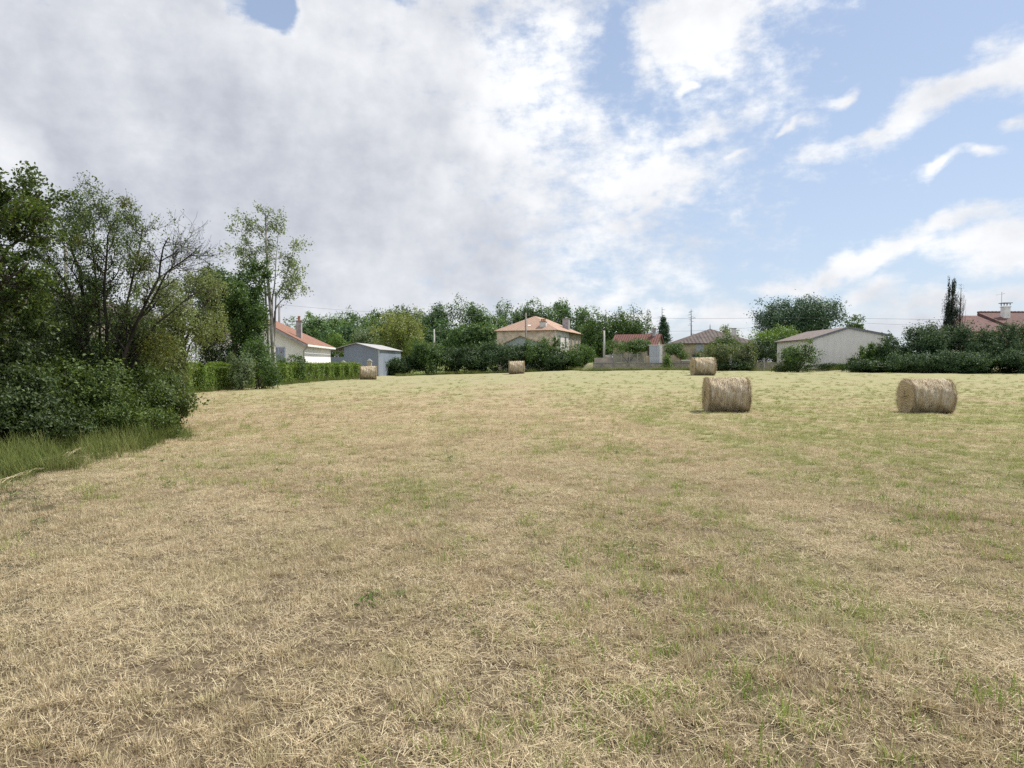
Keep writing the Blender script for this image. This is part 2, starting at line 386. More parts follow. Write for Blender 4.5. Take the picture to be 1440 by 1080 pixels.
M['white_paint'] = plain('white_paint', (.78, .77, .74), (.66, .65, .62)); M['grey_trim'] = plain('grey_trim', (.20, .21, .24)); M['wood_dark'] = plain('wood_dark', (.07, .055, .045))
M['wood_grey'] = plain('wood_grey', (.24, .22, .20), (.15, .14, .13)); M['concrete'] = plain('concrete', (.42, .41, .39), (.30, .29, .28)); M['stone_cap'] = plain('stone_cap', (.30, .28, .26), (.19, .18, .17))
M['terracotta'] = plain('terracotta', (.42, .17, .09)); M['chimney_grey'] = plain('chimney_grey', (.42, .40, .40), (.24, .23, .24), scale=2); M['glass'] = plain('glass', (.05, .06, .08), (.03, .035, .05), .12, .6)
M['curtain'] = plain('curtain', (.36, .36, .44), (.26, .26, .33), .6); M['blue_frame'] = plain('blue_frame', (.42, .50, .66), (.36, .44, .60)); M['metal'] = plain('metal', (.30, .32, .33), (.2, .21, .22), .45, .5, metal=.5)
M['wire'] = plain('wire', (.10, .10, .11)); M['tarp'] = plain('tarp', (.24, .26, .28), (.17, .19, .21), .5, scale=6); M['dark_shutter'] = plain('dark_shutter', (.12, .12, .14))

# field colours shared by the soil sheet and the stubble, so patches line up
fg = bpy.data.node_groups.new('field_colour', 'ShaderNodeTree')
for nm in ('Green', 'Dry', 'Bare'): fg.interface.new_socket(nm, in_out='OUTPUT', socket_type='NodeSocketFloat')
t = fg; go = t.nodes.new('NodeGroupOutput'); pp = pos(t); px, py, pz = xyz(t, pp)
p2 = vec(t, px, py)
n1 = noise(t, p2, .22, 3, .5); n2 = noise(t, p2, 1.1, 4, .6, dist=.4); n3 = noise(t, p2, 4.5, 3, .6)
row = noise(t, mapping(t, p2, rot=(0, 0, R(14)), scl=(1.0, .10, 1)), .55, 3, .55)
bias = px.sm(-3, 9, .0, .11) + py.sm(14, 48, 0, .13) - py.sm(5, 1.5, 0, .03)
trk = ((px - py * .0165) * (px - py * .0165) * -1.4).m('EXPONENT') * py.sm(16, 30)
green = (n1 * .30 + n2 * .34 + row * .44 + n3 * py.sm(15, 35, .16, .05) + py.sm(15, 35, -.05, .0) + bias - trk * .10).sm(.53, .80)
dry = noise(t, p2, .55, 4, .6).sm(.35, .65)
bare = (noise(t, p2, 2.1, 4, .65) * .7 + noise(t, p2, .5, 2) * .3).sm(.56, .68)
for k, s_ in zip(('Green', 'Dry', 'Bare'), (green, dry, bare)): lk(t, s_, go.inputs[k])
def field(t):
    g = t.nodes.new('ShaderNodeGroup'); g.node_tree = fg; return [S(t, g.outputs[i]) for i in range(3)]

m, t, o = newmat('field_soil'); g_, d_, b_ = field(t); pp = pos(t); px, py, pz = xyz(t, pp)
fib = noise(t, pp, 26, 5, .7); gr = noise(t, pp, 7, 4, .65)
straw = mixc(t, d_, (.31, .255, .165), (.38, .325, .215)); straw = mixc(t, (fib * .6 + gr * .4).sm(.36, .62), (.27, .20, .12), straw)
grn = mixc(t, fib, (.18, .20, .08), (.33, .335, .165))
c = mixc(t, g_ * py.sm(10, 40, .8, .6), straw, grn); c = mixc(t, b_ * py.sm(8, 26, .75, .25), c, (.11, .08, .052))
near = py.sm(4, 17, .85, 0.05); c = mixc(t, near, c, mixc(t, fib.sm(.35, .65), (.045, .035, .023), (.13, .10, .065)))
mead = mixc(t, noise(t, pp, .8, 4).sm(.3, .7), (.10, .14, .04), (.20, .22, .08))
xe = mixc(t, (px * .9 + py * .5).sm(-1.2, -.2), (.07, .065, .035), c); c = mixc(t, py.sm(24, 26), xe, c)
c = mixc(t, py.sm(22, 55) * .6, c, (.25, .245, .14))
far = py.sm(80, 84); c = mixc(t, far, c, mead)
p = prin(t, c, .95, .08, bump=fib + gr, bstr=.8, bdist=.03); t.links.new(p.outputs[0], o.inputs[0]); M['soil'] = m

def blademat(name, kind):
    m, t, o = newmat(name); g_, d_, b_ = field(t)
    oi = t.nodes.new('ShaderNodeObjectInfo'); rnd = S(t, oi.outputs['Random']); ti = attr(t, 'tint')
    st = mixc(t, ti, (.33, .25, .145), (.80, .71, .505)); st = mixc(t, (1.0 - d_) * .75, st, mixc(t, ti, (.28, .21, .12), (.62, .51, .335)))
    gn = mixc(t, ti, (.18, .21, .06), (.42, .43, .18))
    if kind == 'stubble': c = mixc(t, (g_ * .95 + rnd * .5 - .36 + ti * .2).m('ADD', 0.0, clamp=True), st, gn)
    elif kind == 'straw': c = mixc(t, ti, (.38, .29, .17), (.70, .61, .42))
    elif kind == 'hay': c = mixc(t, ti, (.26, .20, .12), (.58, .485, .325))
    elif kind == 'green': c = mixc(t, rnd * .5 + ti * .4, (.13, .19, .035), (.36, .42, .11))
    elif kind == 'weed': c = mixc(t, ti, (.06, .105, .028), (.14, .19, .05))
    else: c = mixc(t, (rnd * rnd * .8 + ti * .4 - .1).m('ADD', 0.0, clamp=True), (.075, .115, .022), (.26, .265, .095))
    p = prin(t, c, .75, .15); tr = t.nodes.new('ShaderNodeBsdfTranslucent'); lk(t, c, tr.inputs[0])
    mx = t.nodes.new('ShaderNodeMixShader'); mx.inputs[0].default_value = .3
    t.links.new(p.outputs[0], mx.inputs[1]); t.links.new(tr.outputs[0], mx.inputs[2]); t.links.new(mx.outputs[0], o.inputs[0])
    return m
for k in ('stubble', 'straw', 'green', 'weed', 'verge', 'hay'): M['b_' + k] = blademat('blade_' + k, k)

m, t, o = newmat('hay'); u = uvc(t); x, y, _ = xyz(t, u)          # uv: metres round, metres along the axis
fib = noise(t, mapping(t, u, scl=(3, 34, 1)), 1.6, 6, .7); net = (y * (2 * pi / .075) + noise(t, u, 3, 2) * 5).m('SINE')
bd = noise(t, mapping(t, u, scl=(.35, 6, 1)), 1.4, 4, .6); ti = noise(t, objc(t), 3.0, 4)
c = mixc(t, fib.sm(.3, .7), (.26, .20, .122), (.62, .515, .345)); c = mixc(t, bd.sm(.45, .62) * .5, c, (.56, .51, .43)); c = mixc(t, bd.sm(.45, .3) * .6, c, (.30, .225, .14)); c = mixc(t, ti.sm(.5, .75) * .35, c, (.36, .275, .18))
c = mixc(t, net.sm(.6, 1.0) * .25, c, (.62, .60, .58))
p = prin(t, c, .9, .1, bump=fib * 1.2 + net * .12 + bd, bstr=.9, bdist=.05); t.links.new(p.outputs[0], o.inputs[0]); M['hay'] = m
m, t, o = newmat('hay_end'); oc = objc(t); x, y, z = xyz(t, oc); rr = (y * y + z * z).m('SQRT'); an = y.m('ARCTAN2', z)
sp = ((rr * 12.0 + an * (1 / (2 * pi))) * 2 * pi + noise(t, oc, 5, 3) * 6).m('SINE'); fb2 = noise(t, oc, 22, 5, .7)
c = mixc(t, (sp * .09 + fb2).sm(.2, .85), (.33, .245, .135), (.64, .53, .34))
p = prin(t, c, .9, .1, bump=sp * .15 + fb2, bstr=.9, bdist=.05); t.links.new(p.outputs[0], o.inputs[0]); M['hay_end'] = m

# ------------------------------------------------------------------ ground
def axis(parts):
    a = []
    for x0, x1, n in parts: a += list(np.linspace(x0, x1, n, endpoint=False))
    return np.array(a + [parts[-1][1]])
xs = axis([(-600, -300, 4), (-300, -60, 16), (-60, -15, 60), (-15, 15, 150), (15, 60, 90), (60, 300, 16), (300, 600, 4)])
ys = axis([(-100, -20, 5), (-20, 1, 14), (1, 12, 80), (12, 30, 80), (30, 66, 60), (66, 76, 40), (76, 160, 30), (160, 600, 14), (600, 900, 4)])
X, Y = np.meshgrid(xs, ys); Z = zg(X, Y); ny, nx = X.shape
i = np.arange(ny - 1)[:, None] * nx + np.arange(nx - 1)[None]
gq = np.stack([i, i + 1, i + nx + 1, i + nx], -1).reshape(-1, 4)
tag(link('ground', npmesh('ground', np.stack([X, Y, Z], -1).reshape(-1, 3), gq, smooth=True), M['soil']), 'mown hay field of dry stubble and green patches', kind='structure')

# ------------------------------------------------------------------ stubble, straw and grass
def blades(n, ext, h0, h1, w, lean, rng, lie=0.0, seg=2, tuft=False):
    """n bent blades round the origin"""
    b = np.stack([rng.uniform(-ext, ext, n), rng.uniform(-ext, ext, n), np.zeros(n) - .004], 1)
    a = rng.uniform(0, 2 * pi, n)
    if tuft: b[:, :2] = rng.normal(0, ext * .36, (n, 2)); a = np.arctan2(b[:, 1], b[:, 0]) + rng.normal(0, .8, n)
    d = np.stack([np.cos(a), np.sin(a), np.zeros(n)], 1)
    L = rng.uniform(h0, h1, n); ln = rng.uniform(0, lean, n) + lie
    sd = np.stack([-np.sin(a), np.cos(a), np.zeros(n)], 1) * (w * rng.uniform(.6, 1.3, n))[:, None] * .5
    fr = rng.uniform(-.6, .6, n)[:, None]; sd = sd + d * (np.linalg.norm(sd, axis=1, keepdims=True) * fr)
    pts = [b]; p = b.copy(); e = ln.copy()
    for k in range(seg):
        st = L / seg; p = p + d * (np.sin(e) * st)[:, None]; p = p.copy(); p[:, 2] += np.cos(e) * st; pts.append(p); e = np.minimum(e + rng.uniform(0, .55, n) * (1 - .6 * bool(lie)), 1.6)
    V, Q = [], []
    for k, q in enumerate(pts):
        f = 1 - .8 * k / seg if k else 1
        V += [q - sd * f, q + sd * f]
    V = np.stack(V, 1); m_ = V.shape[1]; base = np.arange(n)[:, None] * m_
    for k in range(seg): Q.append(np.stack([base[:, 0] + 2 * k, base[:, 0] + 2 * k + 1, base[:, 0] + 2 * k + 3, base[:, 0] + 2 * k + 2], 1))
    tn = np.tile(rng.uniform(0, 1, n), seg)
    return V.reshape(-1, 3), np.concatenate(Q), tn
def source(name, variants, mat):
    c = bpy.data.collections.new(name)
    for k, (V, Q, tn) in enumerate(variants):
        me = npmesh(f'{name}_{k}', V, Q, tn); me.materials.append(mat); c.objects.link(bpy.data.objects.new(f'{name}_{k}', me))
    return c
def scatter(name, pts, rot, scl, coll, label, nvar, rng):
    me = bpy.data.meshes.new(name); n = len(pts); me.vertices.add(n); me.vertices.foreach_set('co', np.asarray(pts, np.float32).ravel())
    for an, ty, v, key in (('rot', 'FLOAT_VECTOR', rot, 'vector'), ('scl', 'FLOAT_VECTOR', scl, 'vector'), ('idx', 'INT', rng.integers(0, nvar, n), 'value')):
        a = me.attributes.new(an, ty, 'POINT'); a.data.foreach_set(key, np.asarray(v, np.int32 if ty == 'INT' else np.float32).ravel())
    o = link(name, me, None); tag(o, label, 'grass', kind='stuff')
    ng = bpy.data.node_groups.new(name + '_nodes', 'GeometryNodeTree')
    ng.interface.new_socket('Geometry', in_out='INPUT', socket_type='NodeSocketGeometry'); ng.interface.new_socket('Geometry', in_out='OUTPUT', socket_type='NodeSocketGeometry')
    N = ng.nodes.new; gi, gout, ip, ci, e2r = N('NodeGroupInput'), N('NodeGroupOutput'), N('GeometryNodeInstanceOnPoints'), N('GeometryNodeCollectionInfo'), N('FunctionNodeEulerToRotation')
    ci.inputs['Collection'].default_value = coll; ci.inputs['Separate Children'].default_value = True; ci.inputs['Reset Children'].default_value = True
    def at_(nm, ty):
        a = N('GeometryNodeInputNamedAttribute'); a.data_type = ty; a.inputs['Name'].default_value = nm
        return [k for k in a.outputs if k.enabled and k.name == 'Attribute'][0]
    L = ng.links.new; L(gi.outputs[0], ip.inputs['Points']); L(ci.outputs[0], ip.inputs['Instance']); ip.inputs['Pick Instance'].default_value = True
    L(at_('idx', 'INT'), ip.inputs['Instance Index']); L(at_('rot', 'FLOAT_VECTOR'), e2r.inputs[0]); L(e2r.outputs[0], ip.inputs['Rotation']); L(at_('scl', 'FLOAT_VECTOR'), ip.inputs['Scale'])
    L(ip.outputs[0], gout.inputs[0])
    md = o.modifiers.new('scatter', 'NODES'); md.node_group = ng
    return o
def field_points(y0, y1, dens, rng, half=0.86, pad=1.5, clip=True):
    yy = np.linspace(y0, y1, 400); d = np.array([dens(k) for k in yy]); wd = 2 * (half * yy + pad) * d
    tot = float(((wd[1:] + wd[:-1]) * .5 * np.diff(yy)).sum()); cdf = np.concatenate([[0], np.cumsum((wd[1:] + wd[:-1]) * .5 * np.diff(yy))]); n = int(tot)
    y = np.interp(rng.uniform(0, tot, n), cdf, yy); x = rng.uniform(-1, 1, n) * (half * y + pad)
    if clip:
        k = (x > xl(y) - .3) & (y < yb(x) - .2); x, y = x[k], y[k]
    return x, y
def vnoise(x, y, s, seed):
    r = np.random.default_rng(seed); v = 0
    for k in range(5):
        a, ph = r.uniform(0, 2 * pi), r.uniform(0, 6.3); f = s * r.uniform(.6, 1.7)
        v = v + np.sin((x * cos(a) + y * sin(a)) * f + ph + 1.3 * np.sin((x * sin(a) - y * cos(a)) * f * .8 + ph))
    return v / 5
rng = np.random.default_rng(11)
cs = source('stubble_clump', [blades(85, .12, .018, .062, .0040, .95, rng) for _ in range(4)] + [blades(60, .06, .025, .085, .0042, .95, rng, tuft=True) for _ in range(3)], M['b_stubble'])
x, y = field_points(1.6, 62, lambda d: 165 if d < 5 else 165 * 5 / d if d < 14 else 58 * (14 / d) ** 1.4 * max(.05, 1 - (d - 14) / 30), rng)
k = rng.uniform(-.55, .55, len(x)) < vnoise(x, y, 3.1, 3) * .5 + vnoise(x, y, 14.0, 4) * .9 + .34 + np.clip((y - 9) * .08, 0, .6); x, y = x[k], y[k]
gs = np.clip(1 + (y - 6) * .035, 1, 2.4); hs = np.clip(1 + (y - 10) * .008, 1, 1.35) * rng.uniform(.55, 1.35, len(x)) * (1 + .3 * vnoise(x, y, 1.2, 5) + .3 * vnoise(x, y, 7.0, 6))
scatter('field_stubble', np.stack([x, y, zg(x, y)], 1), np.stack([x * 0, x * 0, rng.uniform(0, 6.28, len(x))], 1), np.stack([gs, gs, hs], 1), cs, 'short dry cut stubble covering the hay field', 7, rng)
print('stubble', len(x))
cs = source('straw_litter', [blades(26, .17, .04, .17, .0030, .16, rng, lie=1.30, seg=3) for _ in range(2)] + [blades(70, .15, .015, .07, .0032, .22, rng, lie=1.30, seg=2) for _ in range(5)], M['b_straw'])
x, y = field_points(1.6, 34, lambda d: 70 if d < 6 else 70 * (6 / d) ** 1.3, rng)
k = rng.uniform(-.9, 1.0, len(x)) < vnoise(x, y, 1.5, 8) * .8 + .15 + .35 * np.sin((x - xl(y)) * 2.1 + .4 * np.sin(y * .3)); x, y = x[k], y[k]
gs = np.clip(1 + (y - 6) * .03, 1, 1.8)
scatter('straw_litter', np.stack([x, y, zg(x, y) + rng.uniform(.012, .045, len(x))], 1), np.stack([rng.normal(0, .06, len(x)), rng.normal(0, .06, len(x)), rng.uniform(0, 6.28, len(x))], 1), np.stack([gs] * 3, 1), cs, 'loose pale cut straw lying on the stubble', 7, rng)
cs = source('green_tuft', [blades(26, .10, .04, .13, .0056, .5, rng, seg=3, tuft=q > 1) for q in range(5)], M['b_green'])
x, y = field_points(1.8, 36, lambda d: 32 if d < 6 else 32 * (6 / d) ** 1.3 * max(.1, 1 - (d - 6) / 34), rng)
gf = .70 * vnoise(x, y, .6, 21) + .65 * vnoise(x, y, 2.2, 22) + np.clip(x * .05, -.03, .34) + np.clip((y - 8) * .006, 0, .2)
k = gf + .14 > rng.uniform(-.10, .55, len(x)); x, y = x[k], y[k]; gs = rng.uniform(.6, 1.25, len(x)) * np.clip(1 + (y - 8) * .018, 1, 1.6)
scatter('green_regrowth', np.stack([x, y, zg(x, y)], 1), np.stack([x * 0, x * 0, rng.uniform(0, 6.28, len(x))], 1), np.stack([gs, gs, gs * rng.uniform(.6, 1.1, len(x))], 1), cs, 'fresh green grass tufts regrowing between the stubble', 5, rng)
print('green', len(x))
def weedmesh(rng):
    V, Q, T, off = [], [], [], 0
    n = 16; a = rng.uniform(0, 6.28, n); r = rng.uniform(.02, .09, n); Pn = np.stack([np.cos(a) * r, np.sin(a) * r, rng.uniform(.015, .07, n)], 1)
    V, Q = leaves(Pn, np.stack([np.cos(a) * .4, np.sin(a) * .4, np.ones(n)], 1) + rng.normal(0, .3, (n, 3)), .055, rng, .42, D=np.stack([np.cos(a), np.sin(a), a * 0 + .3], 1) * 2)
    return V, Q, rng.uniform(0, 1, n)
cs = source('weed_rosette', [weedmesh(rng) for _ in range(4)], M['b_weed'])
x, y = field_points(2.2, 30, lambda d: .6 if d < 8 else .6 * 8 / d, rng)
cx_ = rng.integers(0, len(x), len(x) * 3); x = x[cx_] + rng.normal(0, .16, len(cx_)); y = y[cx_] + rng.normal(0, .16, len(cx_))
k = rng.uniform(-.6, 1, len(x)) < vnoise(x, y, .5, 31) + np.clip(x * .03, -.1, .3); x, y = x[k], y[k]; gs = rng.uniform(.35, .9, len(x))
scatter('field_weeds', np.stack([x, y, zg(x, y)], 1), np.stack([x * 0, x * 0, rng.uniform(0, 6.28, len(x))], 1), np.stack([gs] * 3, 1), cs, 'small dark green broad-leaved weeds dotted over the field', 4, rng)

# tall uncut grass along the field edges
cs = source('verge_clump', [blades(60, .22, .14, .50, .008, .6, rng, seg=3, tuft=q > 1) for q in range(5)], M['b_verge'])
def verge(n, y0, y1, d0, d1):
    yy = rng.uniform(y0, y1, n); return xl(yy) - rng.uniform(d0, d1, n), yy
px_ = []
for a in ((330, 6, 13, .0, 2.0), (330, 6, 13, .9, 2.4), (420, 12, 16.5, -.1, 1.7), (420, 16, 24, .1, 1.6), (900, 24, 66, .2, 1.7)): px_.append(np.stack(verge(*a), 1))
xx = rng.uniform(-12, 52, 1900); px_.append(np.stack([xx, yb(xx) + rng.uniform(-.7, .9, 1900)], 1))
pv = np.concatenate(px_); x, y = pv[:, 0], pv[:, 1]
k = rng.uniform(-.6, 1, len(x)) < vnoise(x, y, 1.6, 45) + .55 * (y > 18); x, y = x[k], y[k]
hs = rng.uniform(.35, 1.15, len(x)) * np.where((y < 15) & (x < -5), 1.1, 1) * np.where((x > -11) & (y > 45), 1.0, 1) * (1 + .35 * vnoise(x, y, 1.1, 44)); gs = np.clip(y * .02, .9, 1.5)
scatter('verge_grass', np.stack([x, y, zg(x, y)], 1), np.stack([x * 0, x * 0, rng.uniform(0, 6.28, len(x))], 1), np.stack([gs, gs, hs], 1), cs, 'tall uncut yellow green grass along the field edge', 5, rng)
# raked bent stalks along the left edge
V, Q, T, off = [], [], [], 0
for (ua, va, ub, vb_, n, sp) in ((-40, 697, 112, 651, 26, .03), (40, 662, 150, 622, 34, .07), (90, 652, 160, 640, 20, .08)):
    for q in range(n):
        A = at(ua, va, FPX * CAMZ / (va - 508)); B = at(ub, vb_, FPX * CAMZ / (vb_ - 508)); f0 = rng.uniform(0, .75); f1 = f0 + rng.uniform(.12, .3)
        p0, p1 = np.array(A.lerp(B, f0)), np.array(A.lerp(B, f1)); p0[:2] += rng.normal(0, sp, 2); p1[:2] += rng.normal(0, sp, 2)
        ln = [p0 * (1 - f) + p1 * f for f in (0, .33, .66, 1)]
        for w_, zz in zip(ln, (.01, .05, .05, .01)): w_[2] = gz1(w_[0], w_[1]) + zz + rng.uniform(.01, .04)
        v, qd = tubes([(np.array(ln), np.array([.0028, .0028, .0025, .0015]))], 3); V.append(v); Q.append(qd + off); off += len(v); T.append(np.full(len(qd), rng.uniform()))
tag(link('bent_stalks', npmesh('bent_stalks', np.concatenate(V), np.concatenate(Q), np.concatenate(T)), M['b_straw']), 'pale flattened stalks raked along the left field edge', 'straw', kind='stuff')

# ------------------------------------------------------------------ hay bales
BR, BL = .62, 1.42
def make_bale(seed):
    rng = np.random.default_rng(seed)
    root = thing('hay_bale', 'x', 'hay bale', (0, 0, 0), group='round hay bales lying on the field')
    nu, nv = 96, 40
    th = np.linspace(0, 2 * pi, nu, endpoint=False); s = np.linspace(-BL / 2, BL / 2, nv)
    TH, SS = np.meshgrid(th, s); e = np.abs(SS) / (BL / 2)
    r = BR * (1 - .085 * np.clip((e - .82) / .18, 0, 1) ** 2) + .014 * np.sin(SS * 27 + 1.5 * np.sin(TH * 2)) + .02 * np.sin(3 * TH + 2 * SS) + .012 * np.sin(7 * TH + 9 * SS) + rng.normal(0, .006, TH.shape)
    zc = np.cos(TH) * r; flat = np.maximum(zc, -BR * .93); V = np.stack([SS, np.sin(TH) * r * np.where(zc < -BR * .8, 1.05, 1), flat + BR * .93], -1)
    i = np.arange(nv - 1)[:, None] * nu; j = np.arange(nu)[None]; j2 = (j + 1) % nu
    Q = np.stack([i + j, i + nu + j, i + nu + j2, i + j2], -1).reshape(-1, 4)
    me = npmesh('straw_roll', V.reshape(-1, 3), Q, smooth=True)
    l = me.uv_layers.new(name='UVMap'); uvs = np.stack([TH * BR, SS], -1).reshape(-1, 2)[Q.ravel()].copy()
    wrap = (Q % nu)[:, [2, 3]] == 0; uu = uvs.reshape(-1, 4, 2); uu[:, 2, 0] += np.where(wrap[:, 0], 2 * pi * BR, 0); uu[:, 3, 0] += np.where(wrap[:, 1], 2 * pi * BR, 0)
    l.data.foreach_set('uv', uu.astype(np.float32).ravel())
    link('straw_roll', me, M['hay'], root)
    for sg, row in ((-1, 0), (1, nv - 1)):
        rings = [V[row]]; c = V[row].mean(0)
        for f in (.85, .6, .35, .12, .004): q = c + (V[row] - c) * f; q[:, 0] += sg * (.035 * (1 - f)) + rng.normal(0, .012, nu); rings.append(q)
        W_ = np.concatenate(rings); ii = np.arange(5)[:, None] * nu
        Qe = np.stack([ii + j, ii + j2, ii + nu + j2, ii + nu + j], -1).reshape(-1, 4)
        if sg < 0: Qe = Qe[:, ::-1]
        W_ = np.concatenate([W_]); link('end_face', npmesh('end_face', W_, Qe, smooth=True), M['hay_end'], root)
    n = 5000; tw = rng.uniform(0, 2 * pi, n); sw = rng.uniform(-BL / 2, BL / 2, n); edge = rng.uniform(size=n) < .35; sw[edge] = np.sign(sw[edge]) * (BL / 2 - np.abs(rng.normal(0, .03, edge.sum())))
    base = np.stack([sw, np.sin(tw) * BR, np.maximum(np.cos(tw) * BR, -BR * .93) + BR * .93], 1)
    out = np.stack([np.where(edge, np.sign(sw) * .9, 0), np.sin(tw), np.cos(tw)], 1); tan = np.stack([tw * 0, np.cos(tw), -np.sin(tw)], 1) * rng.choice([-1, 1], (n, 1))
    d = unit(tan * 1.0 + out * rng.uniform(.0, .5, (n, 1)) + rng.normal(0, .2, (n, 3))); Lw = rng.uniform(.05, .17, (n, 1)); Lw[edge] *= 1.25
    mid = base + d * Lw * .5; tip = mid + unit(d + np.array([0, 0, -.7])) * Lw * .5; sdv = unit(np.cross(d, out + rng.normal(0, .3, (n, 3)))) * .0035
    tip[:, 2] = np.maximum(tip[:, 2], .006); base = base - out * .015
    Vw = np.stack([base - sdv, base + sdv, mid + sdv, mid - sdv, tip], 1).reshape(-1, 3); b0 = np.arange(n) * 5
    Q4 = np.stack([b0, b0 + 1, b0 + 2, b0 + 3], 1); Q4 = np.concatenate([Q4, np.stack([b0 + 3, b0 + 2, b0 + 4, b0 + 4], 1)[:, :4]])
    me = bpy.data.meshes.new('loose_straw'); fs = [tuple(q) for q in Q4[:n].tolist()] + [tuple(q[:3]) for q in Q4[n:].tolist()]
    me.from_pydata(Vw.tolist(), [], fs); a = me.attributes.new('tint', 'FLOAT', 'FACE'); a.data.foreach_set('value', np.tile(rng.uniform(0, .8, n), 2).astype(np.float32))
    link('loose_straw', me, M['b_hay'], root)
    return root
def copy_tree(o, parent=None):
    c = o.copy(); COL.objects.link(c)
    if parent: c.parent = parent
    for ch in [k for k in bpy.data.objects if k.parent == o]: copy_tree(ch, c)
    return c
b0 = make_bale(1); b1 = make_bale(2)
SPOTS = [  # u, base v, Y, yaw, size, label
    (1021, 579, 24.0, -4, 1.0, 'grey brown hay bale with greyish net wrap in the middle of the field', 0),
    (1302, 579, 23.6, -4, .99, 'round hay bale before the tall right hedge, spiral end showing', 1),
    (988.5, 528, 46.0, 2, 1.0, 'hay bale just below the tan stone house with pyramid roof', 1),
    (726.5, 530, 67.0, 1, 1.04, 'small pale bale standing before the dark hedge under the big rose roofed house', 0),
    (518, 533, 60.0, 13, .98, 'pale hay bale at the end of the trimmed hedge, under the stone gate pillar', 1)]
used = set()
for (u, v, Yd, yaw, sc, lab, which) in SPOTS:
    src = (b0, b1)[which]; r_ = src if which not in used else copy_tree(src); used.add(which)
    p_ = at(u, v, Yd); r_.location = (p_.x, Yd, gz1(p_.x, Yd) - .02); r_.rotation_euler = (0, 0, R(yaw)); r_.scale = (sc,) * 3; r_['label'] = lab

# ------------------------------------------------------------------ vegetation
def crown_pts(c, rad, nblob, n, rng, spread=.62, flat=0.0, clump=.17, blobsize=(.30, .48), nclump=26):
    c, rad = np.array(c, float), np.array(rad, float)
    d = unit(rng.normal(size=(nblob, 3))); d = d / (np.abs(d) ** 3).sum(1, keepdims=True) ** (1 / 3); bc = d * (rng.uniform(0, 1, (nblob, 1)) ** (1 / 3)) * spread * rad
    bc[:, 2] *= 1 - flat; br = rng.uniform(*blobsize, (nblob, 1)) * (rad * .4 + .6 * rad.prod() ** (1 / 3)) * rng.uniform(.8, 1.2, (nblob, 3))
    bi = np.repeat(np.arange(nblob), nclump); cd = unit(rng.normal(size=(len(bi), 3))); cc_ = bc[bi] + cd * br[bi] * rng.uniform(.55, 1.05, (len(bi), 1))
    ct = rng.uniform(0, 1, len(bi)); cw = rng.uniform(.5, 1.2, len(bi))
    k = rng.integers(0, len(bi), n); P = cc_[k] + rng.normal(size=(n, 3)) * clump * br[bi[k]] * cw[k][:, None] * 1.3
    N = unit(P / rad) * .7 + cd[k] * .35 + rng.normal(size=(n, 3)) * .75 + np.array([0, 0, .35])
    tint = np.clip(ct[k] * .55 + rng.uniform(0, .5, n), 0, 1)
    for a in range(3):
        lo, hi = np.percentile(P[:, a], (.8, 99.2)); f = 2 * rad[a] / (hi - lo); P[:, a] = (P[:, a] - (lo + hi) / 2) * f; bc[:, a] = (bc[:, a] - (lo + hi) / 2) * f
    return P + c, N, tint, bc + c
def plant(name, label, cat, x, y, h, w, dep, mat, leaf, n, seed, group=None, trunk=None, base=0.0, bark='bark', nblob=12, flat=0, z0=None, aspect=.6, limb=True, clump=.17, blobsize=(.3, .48), foliage='crown', spread=.62, lean=0, nclump=26, shoots=0):
    """a woody plant: base = height where the foliage begins"""
    rng = np.random.default_rng(seed); zb = gz1(x, y) - .03 if z0 is None else z0
    root = thing(name, label, cat, (x, y, zb), 0, group)
    c = (lean, 0, base + (h - base) / 2); rad = (w / 2, dep / 2, (h - base) / 2)
    P, N, ti, bc = crown_pts(c, rad, nblob, n, rng, spread, flat, clump, blobsize, nclump)
    k = P[:, 2] > .03; P, N, ti = P[k], N[k], ti[k]
    sl_ = []
    if shoots:
        hi = np.flatnonzero(P[:, 2] > .35 * h); pk = rng.choice(hi, shoots); Ps, Ns, Ts = [P], [N], [ti]
        for q in pk:
            o_ = unit((P[q] - np.array(c)) / np.array(rad)); d_ = unit(o_ * .6 + np.array([0, 0, .9]) + rng.normal(0, .25, 3)); ln_ = h * rng.uniform(.10, .30); m_ = rng.integers(9, 17)
            f = np.linspace(.0, 1, m_)[:, None]; cv = P[q] + d_ * ln_ * f + np.array([0, 0, -.25]) * ln_ * f ** 2; sl_.append((cv[[0, m_ // 2, -1]], np.array([.006, .005, .002]) * (1 + h * .3)))
            Ps.append(cv + rng.normal(0, leaf * .5, (m_, 3))); Ns.append(rng.normal(size=(m_, 3)) + [0, 0, .5]); Ts.append(rng.uniform(.3, 1, m_))
        P, N, ti = np.concatenate(Ps), np.concatenate(Ns), np.concatenate(Ts)
    V, Q = leaves(P, N, leaf, rng, aspect); link(foliage, npmesh(foliage, V, Q, ti), mat, root)
    tr = trunk or max(.05, h * .022); lines = []
    top = np.array([lean * .7, 0, base + (h - base) * .72]); mid = np.array([lean * .3 + rng.normal(0, .03 * h), rng.normal(0, .03 * h), top[2] * .5])
    if limb:
        pts = np.array([[0, 0, -.1], [0, 0, .3 * mid[2]], mid, (mid + top) / 2, top]); lines.append((pts, np.array([tr * 1.3, tr, tr * .8, tr * .5, tr * .15])))
        for b in bc[:9]:
            f = rng.uniform(.25, .75); s_ = pts[1] * (1 - f) + pts[3] * f; m_ = (s_ + b) / 2 + np.array([0, 0, .05 * h]); lines.append((np.array([s_, m_, b]), np.array([tr * .5, tr * .3, tr * .08])))
    else:
        for b in bc[:7]: lines.append((np.array([[rng.normal(0, .1), rng.normal(0, .1), -.05], b * np.array([.5, .5, .55]), b]), np.array([tr * .6, tr * .4, tr * .1])))
    V, Q = tubes(lines, 6); link('trunk' if limb else 'stems', npmesh('trunk', V, Q, smooth=True), M[bark], root)
    return root
